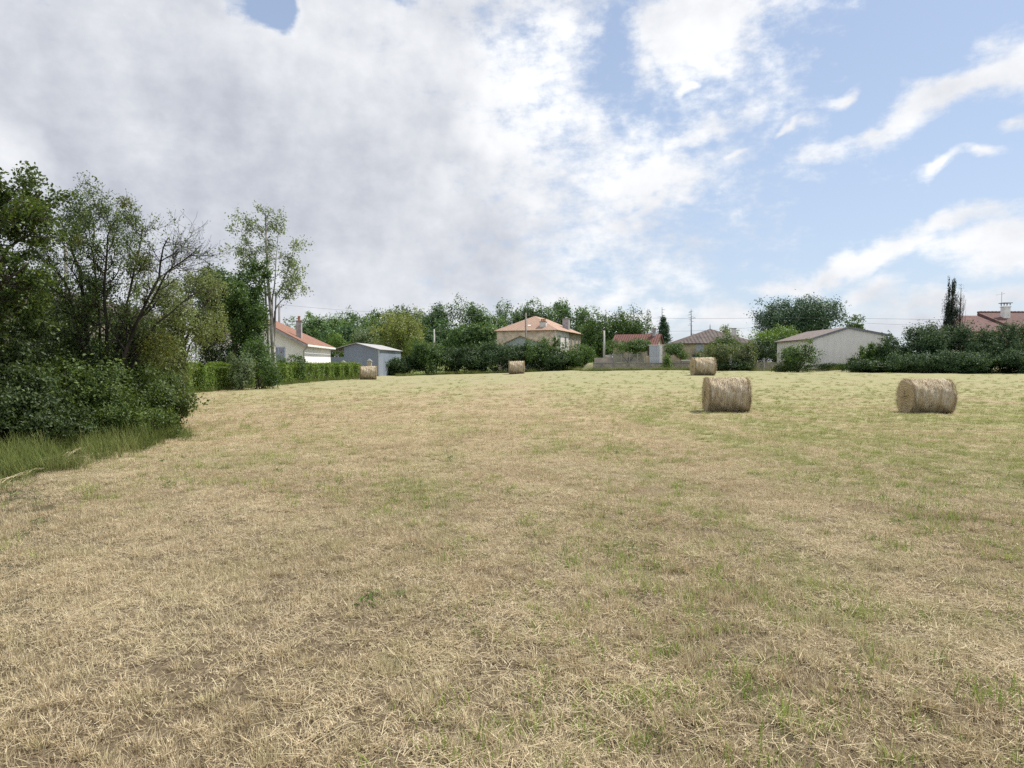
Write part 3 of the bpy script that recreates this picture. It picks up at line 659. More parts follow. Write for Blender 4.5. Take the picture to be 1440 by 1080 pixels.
def px_plant(name, label, cat, u0, u1, vtop, Yd, mat, n, seed, vbase=None, leaf=.2, dep=None, **kw):
    a, b = at(u0, vtop, Yd), at(u1, vtop, Yd); x = (a.x + b.x) / 2; zb = gz1(x, Yd) - .03
    h = a.z - zb; w = (b.x - a.x)
    base = at(u0, vbase, Yd).z - zb if vbase else 0.0
    return plant(name, label, cat, x, Yd, h, w * 1.04, dep or w, M[mat], leaf, n, seed, base=max(base, 0), **kw)

WG = 'trees of the wood behind the houses'
for i, (u0, u1, vt, Yd, mt, lab) in enumerate([
    (402, 452, 443, 118, 'leaf_wood', 'sparse green tree rising behind the chimney of the white house'),
    (440, 492, 447, 132, 'leaf_wood', 'dark green tree of the wood between white house and blue shed roof'),
    (478, 532, 441, 138, 'leaf_wood', 'tree of the wood straight above the apex of the blue shed'),
    (512, 566, 437, 142, 'leaf_wood', 'tall tree standing behind the left half of the yellow green lime'),
    (548, 606, 433, 142, 'leaf_wood_dark', 'dark tree peeping over the right shoulder of the yellow green lime'),
    (586, 640, 430, 134, 'leaf_wood_dark', 'dense dark tree behind the grey crossarm pole'),
    (618, 676, 424, 136, 'leaf_wood_dark', 'tallest dark tree of the wood, right of the crossarm pole'),
    (660, 706, 430, 138, 'leaf_wood', 'light green tree of the wood left of the rose roof'),
    (690, 738, 428, 140, 'leaf_wood', 'tree behind the left eave of the rose roofed house'),
    (722, 772, 425, 142, 'leaf_wood', 'tree behind the roof ridge of the rose roofed house'),
    (756, 808, 425, 142, 'leaf_wood', 'tree behind the grey rear chimney of the rose roofed house'),
    (792, 838, 434, 140, 'leaf_wood', 'paler tree at the right end of the rose roofed house'),
    (455, 520, 459, 112, 'leaf_wood_dark', 'lower dark tree filling the gap behind the blue shed ridge'),
    (570, 640, 452, 118, 'leaf_wood_dark', 'broad dark tree of the lower row behind the crossarm pole'),
    (640, 705, 456, 116, 'leaf_wood', 'lower green tree close to the left corner of the rose roofed house'),
    (800, 850, 456, 118, 'leaf_wood_dark', 'dark tree behind the back corner of the rose roofed house')]):
    px_plant('deciduous_tree', lab, 'tree', u0 - 8, u1 + 8, vt, Yd, mt, 11000, 100 + i, vbase=508, leaf=.36, dep=7, group=WG, nblob=18, trunk=.2, blobsize=(.22, .40), spread=.72)
px_plant('lime_tree', 'rounded yellow green lime tree in flower behind the blue shed', 'tree', 527, 598, 438, 100, 'leaf_lime', 15000, 131, vbase=512, leaf=.24, nblob=22, trunk=.22, blobsize=(.24, .4), spread=.7)
px_plant('young_tree', 'small bright green tree between white house and blue shed', 'tree', 465, 496, 470, 98, 'leaf_bright', 3500, 132, vbase=512, leaf=.22, trunk=.1)
px_plant('willow_tree', 'grey green rounded willow directly above the blue shed roof', 'tree', 495, 530, 459, 104, 'leaf_willow', 4500, 133, vbase=512, leaf=.26, trunk=.14)
px_plant('walnut_tree', 'broad green walnut left behind the small maroon roofed house', 'tree', 822, 872, 446, 104, 'leaf_mid', 9000, 134, vbase=505, leaf=.28, nblob=18, trunk=.2, spread=.7)
px_plant('walnut_tree', 'highest green walnut right behind the small maroon roof', 'tree', 850, 916, 439, 106, 'leaf_mid', 12000, 135, vbase=505, leaf=.28, nblob=20, trunk=.22, spread=.7)
px_plant('cedar_tree', 'large dark flat topped cedar behind the white hangar', 'tree', 1076, 1168, 422, 96, 'leaf_cedar', 36000, 136, vbase=492, leaf=.26, dep=11, nblob=34, trunk=.4, flat=0, blobsize=(.28, .42), spread=.68)
px_plant('ash_tree', 'thin lacy tree over the ridge of the white hangar', 'tree', 1184, 1220, 443, 82, 'leaf_mid', 1500, 137, vbase=470, leaf=.2, trunk=.09, nblob=9, blobsize=(.2, .34), spread=.75)
px_plant('yellowing_tree', 'small olive yellow tree behind the brown hip roof', 'tree', 1012, 1038, 458, 104, 'leaf_lime', 1800, 138, vbase=490, leaf=.22, trunk=.1)
px_plant('laurel_tree', 'bright green rounded tree left of the white hangar', 'tree', 1058, 1122, 461, 76, 'leaf_bright', 10000, 139, vbase=500, leaf=.17, trunk=.12, nblob=14)
px_plant('laurel_bush', 'dark dense bush under the bright green tree by the hangar', 'bush', 1046, 1112, 478, 72, 'leaf_dark', 8000, 140, leaf=.17, dep=4, limb=False, foliage='foliage')
px_plant('laurel_bush', 'dark bush touching the left end wall of the hangar', 'bush', 1082, 1112, 476, 73.5, 'leaf_dark', 4000, 141, leaf=.17, dep=3, limb=False, foliage='foliage')

# dark field hedge in the middle: grown-out bushes side by side
HG = 'dark bushes of the hedge across the field end'
for i, (u0, u1, vt, Yd, mt, lab) in enumerate([
    (524, 566, 505, 77, 'leaf_dark', 'low dark hedge bush right behind the pale left bale'),
    (552, 596, 501, 78, 'leaf_dark', 'low dark hedge bush beside the end of the blue shed'),
    (576, 626, 480, 79, 'leaf_mid', 'tall green topped hedge bush left of the crossarm pole'),
    (612, 652, 490, 79.5, 'leaf_dark', 'dark hedge bush just right of the crossarm pole foot'),
    (640, 684, 487, 79, 'leaf_dark', 'dark hedge bush between crossarm pole and middle bale'),
    (670, 722, 482, 79.5, 'leaf_holly', 'dark hedge bush left behind the middle bale'),
    (706, 748, 487, 78.5, 'leaf_dark', 'dark hedge bush straight behind the middle bale'),
    (736, 778, 479, 79, 'leaf_mid', 'green hedge bush under the brick wall of the large house'),
    (760, 788, 476, 80, 'leaf_mid', 'small taller hedge bush in front of the white side wall'),
    (766, 806, 498, 77.5, 'leaf_dark', 'lower dark hedge bush under the white side wall of the large house'),
    (786, 836, 484, 78, 'leaf_mid', 'rounded hedge bush ending the row at the low stone wall')]):
    px_plant('hedge_bush', lab, 'bush', u0, u1, vt, Yd, mt, 9000, 160 + i, shoots=34, leaf=.17, dep=4.2, group=HG, nblob=14, limb=False, foliage='foliage', bark='bark', spread=.7)
# garden bushes by the low wall
px_plant('garden_bush', 'wide green bush in front of the small maroon roofed house', 'bush', 851, 914, 477, 79, 'leaf_mid', 8000, 180, leaf=.16, dep=4, vbase=500, limb=False, foliage='foliage')
px_plant('garden_bush', 'rounded bush between galvanised sheet hut and hip roofed house', 'bush', 936, 966, 483, 76, 'leaf_mid', 4200, 181, leaf=.15, dep=3, limb=False, foliage='foliage', vbase=508)
px_plant('garden_bush', 'small yellow green bush on top of the low stone wall', 'bush', 931, 945, 499, 69.2, 'leaf_bright', 1500, 182, leaf=.11, dep=1, limb=False, foliage='foliage')
px_plant('garden_bush', 'big rounded olive bush right of the tan stone house', 'bush', 986, 1040, 472, 68, 'leaf_mid', 8000, 183, leaf=.16, dep=4, limb=False, foliage='foliage')
px_plant('garden_bush', 'olive green bush right behind the upper bale', 'bush', 990, 1032, 484, 65.5, 'leaf_grey', 5500, 184, leaf=.14, dep=3, limb=False, foliage='foliage')
px_plant('garden_bush', 'feathery spreading bush left of the dark laurel', 'bush', 1020, 1064, 481, 66, 'leaf_grey', 4600, 185, leaf=.15, dep=3, limb=False, foliage='foliage')
px_plant('garden_bush', 'low dark bush at the wall foot beneath the feathery bush', 'bush', 1000, 1062, 506, 64.8, 'leaf_dark', 4500, 186, leaf=.13, dep=2, limb=False, foliage='foliage')
px_plant('garden_bush', 'wild bush standing against the corner of the white hangar', 'bush', 1098, 1146, 479, 57.5, 'leaf_mid', 6000, 187, leaf=.13, dep=2.4, limb=False, foliage='foliage')
px_plant('bramble_bush', 'low bramble along the gable foot of the white hangar', 'bush', 1140, 1200, 511, 57, 'leaf_dark', 3500, 188, leaf=.12, dep=1.6, limb=False, foliage='foliage')
px_plant('bramble_bush', 'low bramble mound between hangar corner bush and the wall', 'bush', 1086, 1122, 508, 58, 'leaf_grey', 3000, 189, leaf=.12, dep=1.6, limb=False, foliage='foliage')
px_plant('bramble_bush', 'small leafy mound climbing the right part of the hangar gable', 'bush', 1192, 1222, 503, 56, 'leaf_dark', 2600, 190, leaf=.12, dep=1.6, limb=False, foliage='foliage')
# overgrown right hand hedge
RG = 'bushes of the tall dark hedge at the right'
for i, (u0, u1, vt, Yd, mt, lab) in enumerate([
    (1212, 1262, 486, 55.5, 'leaf_mid', 'green hedge bush overlapping the right corner of the hangar'),
    (1236, 1300, 469, 55, 'leaf_holly', 'dark sloping hedge bush just right of the hangar'),
    (1280, 1346, 456, 54.5, 'leaf_holly', 'high hedge bush in front of the dark cypress'),
    (1330, 1394, 459, 54, 'leaf_holly', 'hedge bush beneath the left part of the right hand roof'),
    (1376, 1444, 457, 53.5, 'leaf_holly', 'hedge bush beneath the white chimney of the right hand house'),
    (1424, 1500, 455, 53, 'leaf_holly', 'hedge bush cut by the right picture edge'),
    (1480, 1560, 458, 52.5, 'leaf_holly', 'hedge bush beyond the right picture edge'),
    (1196, 1262, 507, 54, 'leaf_dark', 'low dark bramble at the left foot of the tall right hedge'),
    (1246, 1336, 496, 52.5, 'leaf_holly', 'lower dark hedge front behind the far right bale'),
    (1320, 1416, 494, 52, 'leaf_holly', 'lower dark hedge front right of the far right bale'),
    (1400, 1500, 494, 51.5, 'leaf_holly', 'lower dark hedge front at the right picture edge')]):
    px_plant('hedge_bush', lab, 'bush', u0, u1, vt, Yd, mt, 13000, 200 + i, shoots=40, leaf=.135, dep=3.4, group=RG, nblob=15, limb=False, foliage='foliage', spread=.72)
# far left green trees beyond the near thicket
px_plant('maple_tree', 'full green tree left of the birch', 'tree', 283, 374, 374, 43, 'leaf_mid', 30000, 230, vbase=470, leaf=.15, dep=5, nblob=22, trunk=.16, spread=.7, blobsize=(.24, .4))
px_plant('elder_bush', 'tall rounded bush at the foot of the birch', 'bush', 316, 379, 436, 44, 'leaf_mid', 14000, 231, leaf=.13, dep=3, nblob=16, limb=False, foliage='foliage')
px_plant('elder_bush', 'leafy bush growing out over the hedge left of the birch', 'bush', 342, 390, 478, 39.5, 'leaf_mid', 7000, 232, leaf=.11, dep=2, limb=False, foliage='foliage')
px_plant('elder_bush', 'dark bush below the full green tree, right of the pale olive tree', 'bush', 268, 326, 432, 44, 'leaf_thicket', 14000, 236, leaf=.10, dep=2, nblob=16, limb=False, foliage='foliage')
px_plant('blossom_bush', 'low pale olive bush under the pale olive tree beside the hedge start', 'bush', 196, 262, 446, 24, 'leaf_pale', 12000, 237, leaf=.08, dep=2, nblob=22, limb=False, foliage='foliage')
px_plant('privet_bush', 'grey green soft bush beside the trimmed hedge', 'bush', 322, 356, 496, 38, 'leaf_willow', 4500, 233, leaf=.09, dep=1.4, limb=False, foliage='foliage')
px_plant('box_bush', 'small dark rounded bush under the window of the white house', 'bush', 394, 428, 500, 50, 'leaf_mid', 4500, 234, leaf=.11, dep=1.6, limb=False, foliage='foliage')
px_plant('blossom_tree', 'pale olive green tree with whitish sprays behind the bare twigs', 'tree', 205, 302, 384, 25.5, 'leaf_pale', 22000, 235, vbase=500, leaf=.085, dep=3.4, nblob=24, trunk=.11, spread=.75, blobsize=(.18, .34), aspect=.5)

# trimmed hedges: real clipped lengths
def clipped(name, label, p0, p1, w, h, mat, n, seed, leaf):
    rng = np.random.default_rng(seed); (x0, y0), (x1, y1) = p0, p1; L = hypot(x1 - x0, y1 - y0); ax = atan2(y1 - y0, x1 - x0)
    root = thing(name, label, 'hedge', (x0, y0, gz1(x0, y0) - .02), ax, 'clipped hedges along the left field edge')
    s_ = rng.uniform(0, L, n); face = rng.uniform(0, 1, n); a = np.where(face < .42, -w / 2, np.where(face < .62, w / 2, rng.uniform(-w / 2, w / 2, n)))
    top = face > .62; zz = np.where(top, h, rng.uniform(.02, h, n)); bump = .09 * np.sin(s_ * 2.3 + zz * 2) + .07 * np.sin(s_ * 5.1 + 1)
    inn = np.abs(rng.normal(0, .10, n)) - .05
    a2 = a + np.where(top, 0, np.sign(a) * (bump - inn)); z2 = zz + np.where(top, bump - inn + rng.exponential(.03, n), 0)
    wx, wy = x0 + s_ * cos(ax), y0 + s_ * sin(ax); P = np.stack([s_, a2, z2 + zg(wx, wy) - gz1(x0, y0)], 1)
    N = np.stack([s_ * 0, np.where(top, 0, np.sign(a)), np.where(top, 1.0, .25)], 1) + rng.normal(0, .6, (n, 3))
    V, Q = leaves(P, N, leaf, rng, .5); link('foliage', npmesh('foliage', V, Q, rng.uniform(0, 1, n)), M[mat], root)
    ln = [(np.array([[q, rng.normal(0, .05), -.05], [q + rng.normal(0, .1), rng.normal(0, .1), h * .5], [q + rng.normal(0, .2), rng.normal(0, .15), h * .92]]), np.array([.03, .02, .006])) for q in np.arange(.2, L, .45)]
    V, Q = tubes(ln, 5); link('stems', npmesh('stems', V, Q), M['bark'], root)
clipped('clipped_hedge', 'bright green clipped hedge between the near thicket and the birch', (-17.2, 31), (-16.6, 40), .9, 1.32, 'leaf_hedge', 60000, 240, .095)
clipped('clipped_hedge', 'light green clipped hedge in front of the white house', (-16.6, 42), (-14.7, 64.5), .9, 1.25, 'leaf_hedge', 70000, 241, .12)

# ------------------------------------------------------------------ trees with visible branches
def grow(lines, lv, p, d, L, r, depth, rng, up=.12, wob=.22, nch=6, ratio=(.4, .7), lp=8, nseg=5, spread=.9):
    pts = [p]; dd = unit(d)
    for k in range(nseg):
        dd = unit(dd + rng.normal(0, wob, 3) + np.array([0, 0, up])); pts.append(pts[-1] + dd * L / nseg)
    pts = np.array(pts); rad = np.linspace(r, max(r * .25, .0025), nseg + 1); lines.append((pts, rad)); branch(lines, lv, pts, rad, L, depth, rng, up, wob, nch, ratio, lp, spread)
def branch(lines, lv, pts, rad, L, depth, rng, up, wob, nch, ratio, lp, spread, t0=.25):
    n = len(pts) - 1
    if depth <= 0:
        for f in rng.uniform(.2, 1, lp): i = min(int(f * n), n - 1); lv.append(pts[i] * (1 - (f * n - i)) + pts[i + 1] * (f * n - i))
        return
    for c in range(nch):
        f = rng.uniform(t0, 1.0) * n; i = min(int(f), n - 1); q = pts[i] * (1 - (f - i)) + pts[i + 1] * (f - i); T = unit(pts[i + 1] - pts[i])
        pr = rng.normal(size=3); pr = unit(pr - T * pr.dot(T)); rr = rad[i] * .55
        grow(lines, lv, q, T * .75 + pr * spread, L * rng.uniform(*ratio), rr, depth - 1, rng, up, wob, max(2, nch - 1), ratio, lp, 4, spread)
def pxline(pts, Yd, base, dy=0.0):
    o_ = []
    for i, (u, v) in enumerate(pts): o_.append(np.array(at(u, v, Yd + dy * i / (len(pts) - 1))) - base)
    return np.array(o_)
def resample(p, n):
    f = np.linspace(0, len(p) - 1, n); i = np.minimum(f.astype(int), len(p) - 2); w_ = (f - i)[:, None]; return p[i] * (1 - w_) + p[i + 1] * w_
def branch_tree(name, label, u, Yd, stems, mat, leafsize, seed, bark, leafkeep=None, nch=8, depth=2, lp=9, jit=.06, up=.1, ratio=(.3, .55), spread=.9, mist=(), cat='tree', twig=.25, L0=None, t0=.25):
    rng = np.random.default_rng(seed); p0 = at(u, 508, Yd); base = np.array([p0.x, Yd, gz1(p0.x, Yd) - .05]); root = thing(name, label, cat, base)
    lines, lv = [], []
    for (pts, dy, r0, r1) in stems:
        ln = resample(pxline(pts, Yd, base, dy), 9); ln[1:-1] += rng.normal(0, .02, (7, 3)); ln[0, 2] = min(ln[0, 2], .3)
        if ln[0, 2] > 0 and np.hypot(*ln[0, :2]) < 1.2: ln = np.concatenate([[[ln[0, 0] * .5, ln[0, 1] * .5, -.05]], ln])
        rad = np.linspace(r0, r1, len(ln)); lines.append((ln, rad)); L = float(np.linalg.norm(np.diff(ln, axis=0), axis=1).sum())
        branch(lines, lv, ln, rad, L0 or L * .62, depth, rng, up, .2, nch, ratio, lp, spread, t0)
    V, Q = tubes(lines, 5); link('trunk', npmesh('trunk', V, Q, smooth=True), M[bark], root)
    P = np.array(lv)
    if leafkeep is not None: P = P[rng.uniform(size=len(P)) < leafkeep(P + base)]
    P = P + rng.normal(0, jit, P.shape); V, Q = leaves(P, rng.normal(size=P.shape) + np.array([0, -.1, .6]), leafsize, rng, .6); link('crown', npmesh('crown', V, Q, rng.uniform(0, 1, len(P))), M[mat], root)
    for (mu, mv, mr, dY) in mist:
        c = np.array(at(mu, mv, Yd + dY)) - base; n = int(1500 * (mr / .4) ** 2); d = unit(rng.normal(size=(n, 3))); Pm = c + d * mr * (rng.uniform(.15, 1, (n, 1)) ** .6)
        V, Q = leaves(Pm, rng.normal(size=(n, 3)), .06, rng, .35, D=d * 2); link('mistletoe', npmesh('mistletoe', V, Q, rng.uniform(0, 1, n)), M['leaf_mistletoe'], root)
    print(name, len(lines), len(P)); return root
def keepB(P):
    u = 720 + FPX * P[:, 0] / P[:, 1]; return np.interp(u, [40, 120, 190, 225, 260, 300], [.9, .8, .6, .28, .12, .06])
branch_tree('hawthorn_tree', 'open many stemmed thorn tree with mistletoe balls and bare right twigs', 150, 16.0, [
    ([(140, 560), (132, 524), (119, 440), (113, 379), (102, 346), (92, 330), (80, 300)], .6, .062, .012),
    ([(150, 560), (150, 472), (146, 420), (150, 377), (149, 345), (160, 312)], -.3, .055, .011),
    ([(160, 560), (168, 530), (181, 472), (208, 421), (226, 380), (226, 355), (236, 335)], -.5, .058, .011),
    ([(165, 560), (190, 460), (235, 385), (260, 365), (283, 345)], .3, .036, .008),
    ([(135, 560), (112, 470), (100, 421), (88, 392), (60, 365), (38, 340)], -.6, .042, .009),
    ([(148, 560), (140, 440), (130, 380), (131, 325), (124, 290)], 1.0, .042, .009),
    ([(158, 560), (172, 450), (190, 380), (195, 345), (202, 318)], .8, .042, .009),
    ([(160, 560), (200, 480), (245, 430), (280, 410)], 1.2, .036, .008)],
    'leaf_hawthorn', .052, 301, 'bark_dark', keepB, nch=17, depth=2, lp=17, ratio=(.32, .6), L0=1.6,
    mist=[(176, 285, .17, 0), (62, 312, .22, .3), (200, 372, .34, .2), (110, 340, .16, 0), (222, 490, .5, .4), (196, 478, .4, .8)])
branch_tree('plum_tree', 'leafy green tree leaning in from the left picture edge', -60, 13.5, [
    ([(-60, 560), (-50, 430), (-30, 340), (0, 302), (33, 290), (60, 270)], 0, .09, .02),
    ([(-70, 560), (-60, 420), (-20, 330), (5, 290), (20, 262)], .4, .08, .015),
    ([(-60, 560), (-40, 450), (0, 400), (40, 370)], -.4, .07, .015),
    ([(-80, 560), (-90, 400), (-80, 330), (-60, 280)], .2, .08, .015),
    ([(-60, 560), (-30, 420), (10, 350), (40, 330), (58, 290)], .9, .06, .012),
    ([(-60, 560), (-40, 480), (10, 440), (50, 425)], .5, .06, .012)],
    'leaf_bramble', .085, 302, 'bark', None, nch=13, depth=2, lp=15, ratio=(.35, .6), L0=1.25)
def keepC(P): return np.full(len(P), .8)
branch_tree('birch_tree', 'tall slender birch with airy pale crown by the white house', 386, 45.5, [
    ([(386, 516), (383, 470), (381, 430), (377, 400), (376, 360), (374, 330), (373, 300)], 0, .19, .03),
    ([(381, 432), (386, 405), (388, 370), (392, 330), (398, 315)], .4, .06, .015),
    ([(379, 415), (368, 390), (356, 360), (345, 335), (335, 318)], -.4, .05, .015),
    ([(383, 425), (398, 400), (408, 370), (414, 340)], .2, .06, .015),
    ([(382, 445), (394, 425), (410, 408), (420, 398)], -.2, .05, .012),
    ([(378, 405), (362, 380), (340, 352), (326, 348)], .2, .05, .012)],
    'leaf_birch', .135, 303, 'bark_birch', keepC, nch=11, depth=2, lp=12, jit=.16, up=-.02, ratio=(.34, .6), L0=2.0, t0=.38)

# bramble thicket and undergrowth at the left, plant by plant
TG = 'bushes of the dark thicket under the left trees'
for i, (x, y, h, w, d, mt, lf, n, lab) in enumerate([
    (-9.9, 12.9, 1.75, 2.6, 2.0, 'leaf_thicket', .075, 16000, 'dark bramble mound at the left picture edge, nearest of the thicket'),
    (-9.3, 14.6, 1.7, 2.4, 2.0, 'leaf_bramble', .07, 16000, 'green leafy bramble in the middle of the thicket front'),
    (-8.75, 16.0, 1.5, 1.9, 1.8, 'leaf_bramble', .065, 13000, 'bramble at the right corner of the thicket by the field'),
    (-9.7, 17.8, 1.6, 2.0, 2.0, 'leaf_thicket', .07, 10000, 'dark bush just behind the right corner of the thicket'),
    (-11.2, 14.6, 3.3, 2.6, 2.2, 'leaf_thicket', .075, 17000, 'tall dark bush below the leaning leafy tree'),
    (-10.3, 16.6, 3.1, 2.4, 2.2, 'leaf_thicket', .075, 15000, 'dark bush among the stems of the thorn tree'),
    (-11.6, 18.6, 4.2, 3.2, 2.6, 'leaf_thicket', .08, 15000, 'dark holly like bush behind the thorn tree stems'),
    (-13.5, 16.5, 4.2, 3.0, 2.6, 'leaf_thicket', .08, 15000, 'tall dark bush at the left edge behind the leaning tree'),
    (-12.7, 21.5, 2.7, 2.6, 2.6, 'leaf_bramble', .08, 11000, 'bush between the thorn tree and the pale olive tree'),
    (-14.4, 24.5, 2.2, 2.4, 3.0, 'leaf_bramble', .08, 9000, 'bush below the pale olive tree'),
    (-14.8, 22.5, 4.6, 3.4, 3.0, 'leaf_thicket', .09, 13000, 'tall dark bush hiding the stone house base'),
    (-17.4, 28.0, 2.0, 2.6, 3.4, 'leaf_bramble', .09, 8000, 'loose bush where the clipped hedge begins'),
    (-10.3, 11.5, .85, 2.2, 1.5, 'leaf_bramble', .06, 8000, 'low bramble spilling to the grass at the left picture edge'),
    (-9.0, 12.7, .95, 1.9, 1.3, 'leaf_thicket', .06, 8000, 'low dark bramble tongue before the middle of the thicket'),
    (-8.3, 13.9, .85, 1.7, 1.2, 'leaf_bramble', .055, 7000, 'low green bramble tongue toward the thicket corner'),
    (-8.0, 15.0, .7, 1.4, 1.1, 'leaf_bramble', .055, 5000, 'lowest bramble at the very corner of the thicket')]):
    plant('bramble_bush', lab, 'bush', x, y, h, w, d, M[mt], lf, n, 330 + i, group=TG, limb=False, foliage='foliage', shoots=60, nblob=30, spread=.78, blobsize=(.16, .34), nclump=30, clump=.22)

# dead conifers and the dark fir beyond the little house
DG = 'bare dead conifers on the skyline'
def dead(u, vt, Yd, lab, seed, n=26, wmax=1.3):
    rng = np.random.default_rng(seed); p_ = at(u, vt, Yd); zb = gz1(p_.x, Yd); h = p_.z - zb
    root = thing('dead_conifer', lab, 'tree', (p_.x, Yd, zb), 0, DG)
    V, Q = tubes([(np.array([[0, 0, -.1], [.05, 0, h * .5], [0, 0, h]]), np.array([.17, .12, .03]))], 6); link('trunk', npmesh('trunk', V, Q), M['bark_dead'], root)
    ln = []
    for k in range(n):
        f = rng.uniform(.45, .98); a = rng.uniform(0, 6.28); l_ = wmax * (1.15 - f) * rng.uniform(.5, 1.5); q = np.array([0, 0, h * f]); d = np.array([cos(a), sin(a), rng.uniform(-.15, .25)])
        ln.append((np.array([q, q + d * l_ * .6, q + d * l_ + np.array([0, 0, -.1])]), np.array([.04, .03, .012])))
    V, Q = tubes(ln, 4); link('branches', npmesh('branches', V, Q), M['bark_dead'], root)
dead(972, 435, 112, 'bare dead conifer standing alone left of the brown hip roof', 401, 22, 2.2)
dead(931, 432, 118, 'bare dead conifer rising over the dark fir', 402, 30, 2.2)
dead(911, 434, 122, 'dead conifer with tangled twigs between walnut and fir', 403, 44, 2.0)
dead(891, 431, 122, 'dead conifer over the highest walnut', 404, 44, 1.9)
dead(852, 435, 124, 'dead conifer tip over the left walnut, right one of the pair', 405, 34, 1.8)
dead(841, 437, 124, 'dead conifer tip over the left walnut, left one of the pair', 406, 34, 1.8)
dead(826, 443, 126, 'faint dead conifer tip at the right end of the wood', 407, 34, 1.8)
def fir(u, vt, Yd, w, lab, seed):
    rng = np.random.default_rng(seed); p_ = at(u, vt, Yd); zb = gz1(p_.x, Yd); h = p_.z - zb; root = thing('fir_tree', lab, 'tree', (p_.x, Yd, zb))
    V, Q = tubes([(np.array([[0, 0, -.1], [0, 0, h * .97]]), np.array([.2, .03]))], 6); link('trunk', npmesh('trunk', V, Q), M['bark'], root)
    n = 9000; nb = 90; f = rng.uniform(.12, 1, nb) ; a = rng.uniform(0, 6.28, nb); l_ = (1 - f) ** .75 * w * rng.uniform(.6, 1.1, nb) + .15; k = rng.integers(0, nb, n); s_ = rng.uniform(.1, 1, n)
    P = np.stack([np.cos(a[k]) * l_[k] * s_, np.sin(a[k]) * l_[k] * s_, h * f[k] - s_ * l_[k] * .25], 1) + rng.normal(0, .16, (n, 3)); V, Q = leaves(P, rng.normal(size=(n, 3)) + [0, 0, .8], .24, rng, .4)
    link('crown', npmesh('crown', V, Q, rng.uniform(0, 1, n)), M['leaf_cedar'], root)
fir(933, 448, 100, 2.0, 'dark green fir right of the small maroon roofed house', 410)
def cypress(u, vt, Yd, lab, seed, green):
    rng = np.random.default_rng(seed); p_ = at(u, vt, Yd); zb = gz1(p_.x, Yd); h = p_.z - zb; root = thing('cypress_tree', lab, 'tree', (p_.x, Yd, zb))
    ln = [(np.array([[0, 0, -.1], [0, 0, h * .6], [.05, 0, h * .93]]), np.array([.13, .08, .02]))]
    for k in range(46 if green else 60):
        f = rng.uniform(.35, .8); a = rng.uniform(0, 6.28); q = np.array([0, 0, h * f]); o_ = np.array([cos(a), sin(a), 0]) * rng.uniform(.15, .5 if green else .4)
        ln.append((np.array([q, q + o_ + [0, 0, .4], q + o_ * 1.25 + [0, 0, rng.uniform(.8, 1.6) * (1.05 - f) * 1.9]]), np.array([.02, .014, .006])))
    V, Q = tubes(ln, 4); link('trunk', npmesh('trunk', V, Q), M['bark'], root)
    if green:
        V_, N_, T_ = [], [], []
        for (cx, zc, w_, hh, n) in ((-.1, .47, .62, .52, 7000), (-.33, .58, .30, .42, 2200), (.16, .72, .26, .42, 2200), (-.22, .82, .13, .28, 600)):
            P, N, ti, _ = crown_pts((cx, 0, zc * h), (w_, w_, hh * h / 2), 10, n, rng, .6); V_.append(P); N_.append(N); T_.append(ti)
        P = np.concatenate(V_); V, Q = leaves(P, np.concatenate(N_), .12, rng, .35, D=np.tile([0., 0, 2], (len(P), 1))); link('crown', npmesh('crown', V, Q, np.concatenate(T_)), M['leaf_cypress'], root)
    else:
        n = 420; P = np.stack([rng.normal(0, .22, n), rng.normal(0, .22, n), h * rng.uniform(.45, .97, n)], 1); V, Q = leaves(P, rng.normal(size=(n, 3)), .09, rng, .35, D=np.tile([0., 0, 2], (n, 1))); link('crown', npmesh('crown', V, Q, rng.uniform(0, 1, n)), M['leaf_cypress'], root)
cypress(1339, 384, 60, 'dark ragged cypress before the right hand roof', 420, True)
cypress(1351, 396, 60.5, 'thin nearly bare cypress right beside the dark one', 421, False)

# ------------------------------------------------------------------ buildings
def window(parent, x, y, z0, z1, w, axis_='y', side=-1, frame='white_paint', pane='glass', shut=None):
    """window lying on a wall; axis_ tells which way the wall faces (side = sign)"""
    def bx(mb, a0, a1, d0, d1, c0, c1):
        d0, d1 = sorted((side * d0, side * d1))
        if axis_ == 'y': mb.box(x + a0, x + a1, y + d0, y + d1, c0, c1)
        else: mb.box(x + d0, x + d1, y + a0, y + a1, c0, c1)
    f = MB(); t_ = .07
    bx(f, -w/2 - t_, -w/2, -.05, .04, z0 - t_, z1 + t_); bx(f, w/2, w/2 + t_, -.05, .04, z0 - t_, z1 + t_); bx(f, -w/2, w/2, -.05, .04, z1, z1 + t_); bx(f, -w/2, w/2, -.05, .06, z0 - t_, z0); bx(f, -.03, .03, -.02, .03, z0, z1)
    wo_ = f.build('window', M[frame], parent)
    g = MB(); bx(g, -w/2, w/2, -.04, .008, z0, z1); g.build('pane', M[pane], wo_)
    if shut:
        for sg in (-1, 1):
            q = MB(); c0 = sg * (w/2 + t_ + .18); bx(q, c0 - .16, c0 + .16, .0, .05, z0 - .03, z1 + .03); q.build('shutter', M[shut], wo_)
def chimney(parent, x, y, z0, z1, w, d, mat, pots=0, pot='terracotta', cap='stone_cap'):
    c = MB().box(x - w/2, x + w/2, y - d/2, y + d/2, z0, z1).build('chimney', M[mat], parent)
    MB().box(x - w/2 - .05, x + w/2 + .05, y - d/2 - .05, y + d/2 + .05, z1 + .002, z1 + .10).build('chimney_cap', M[cap], c)
    for k in range(pots):
        px = x + (k - (pots - 1) / 2) * w / max(pots, 1) * .8
        MB().tube([(px, y, z1 + .09), (px, y, z1 + .3), (px, y, z1 + .48)], [.12, .10, .12], 8).build('chimney_pot', M[pot], c)
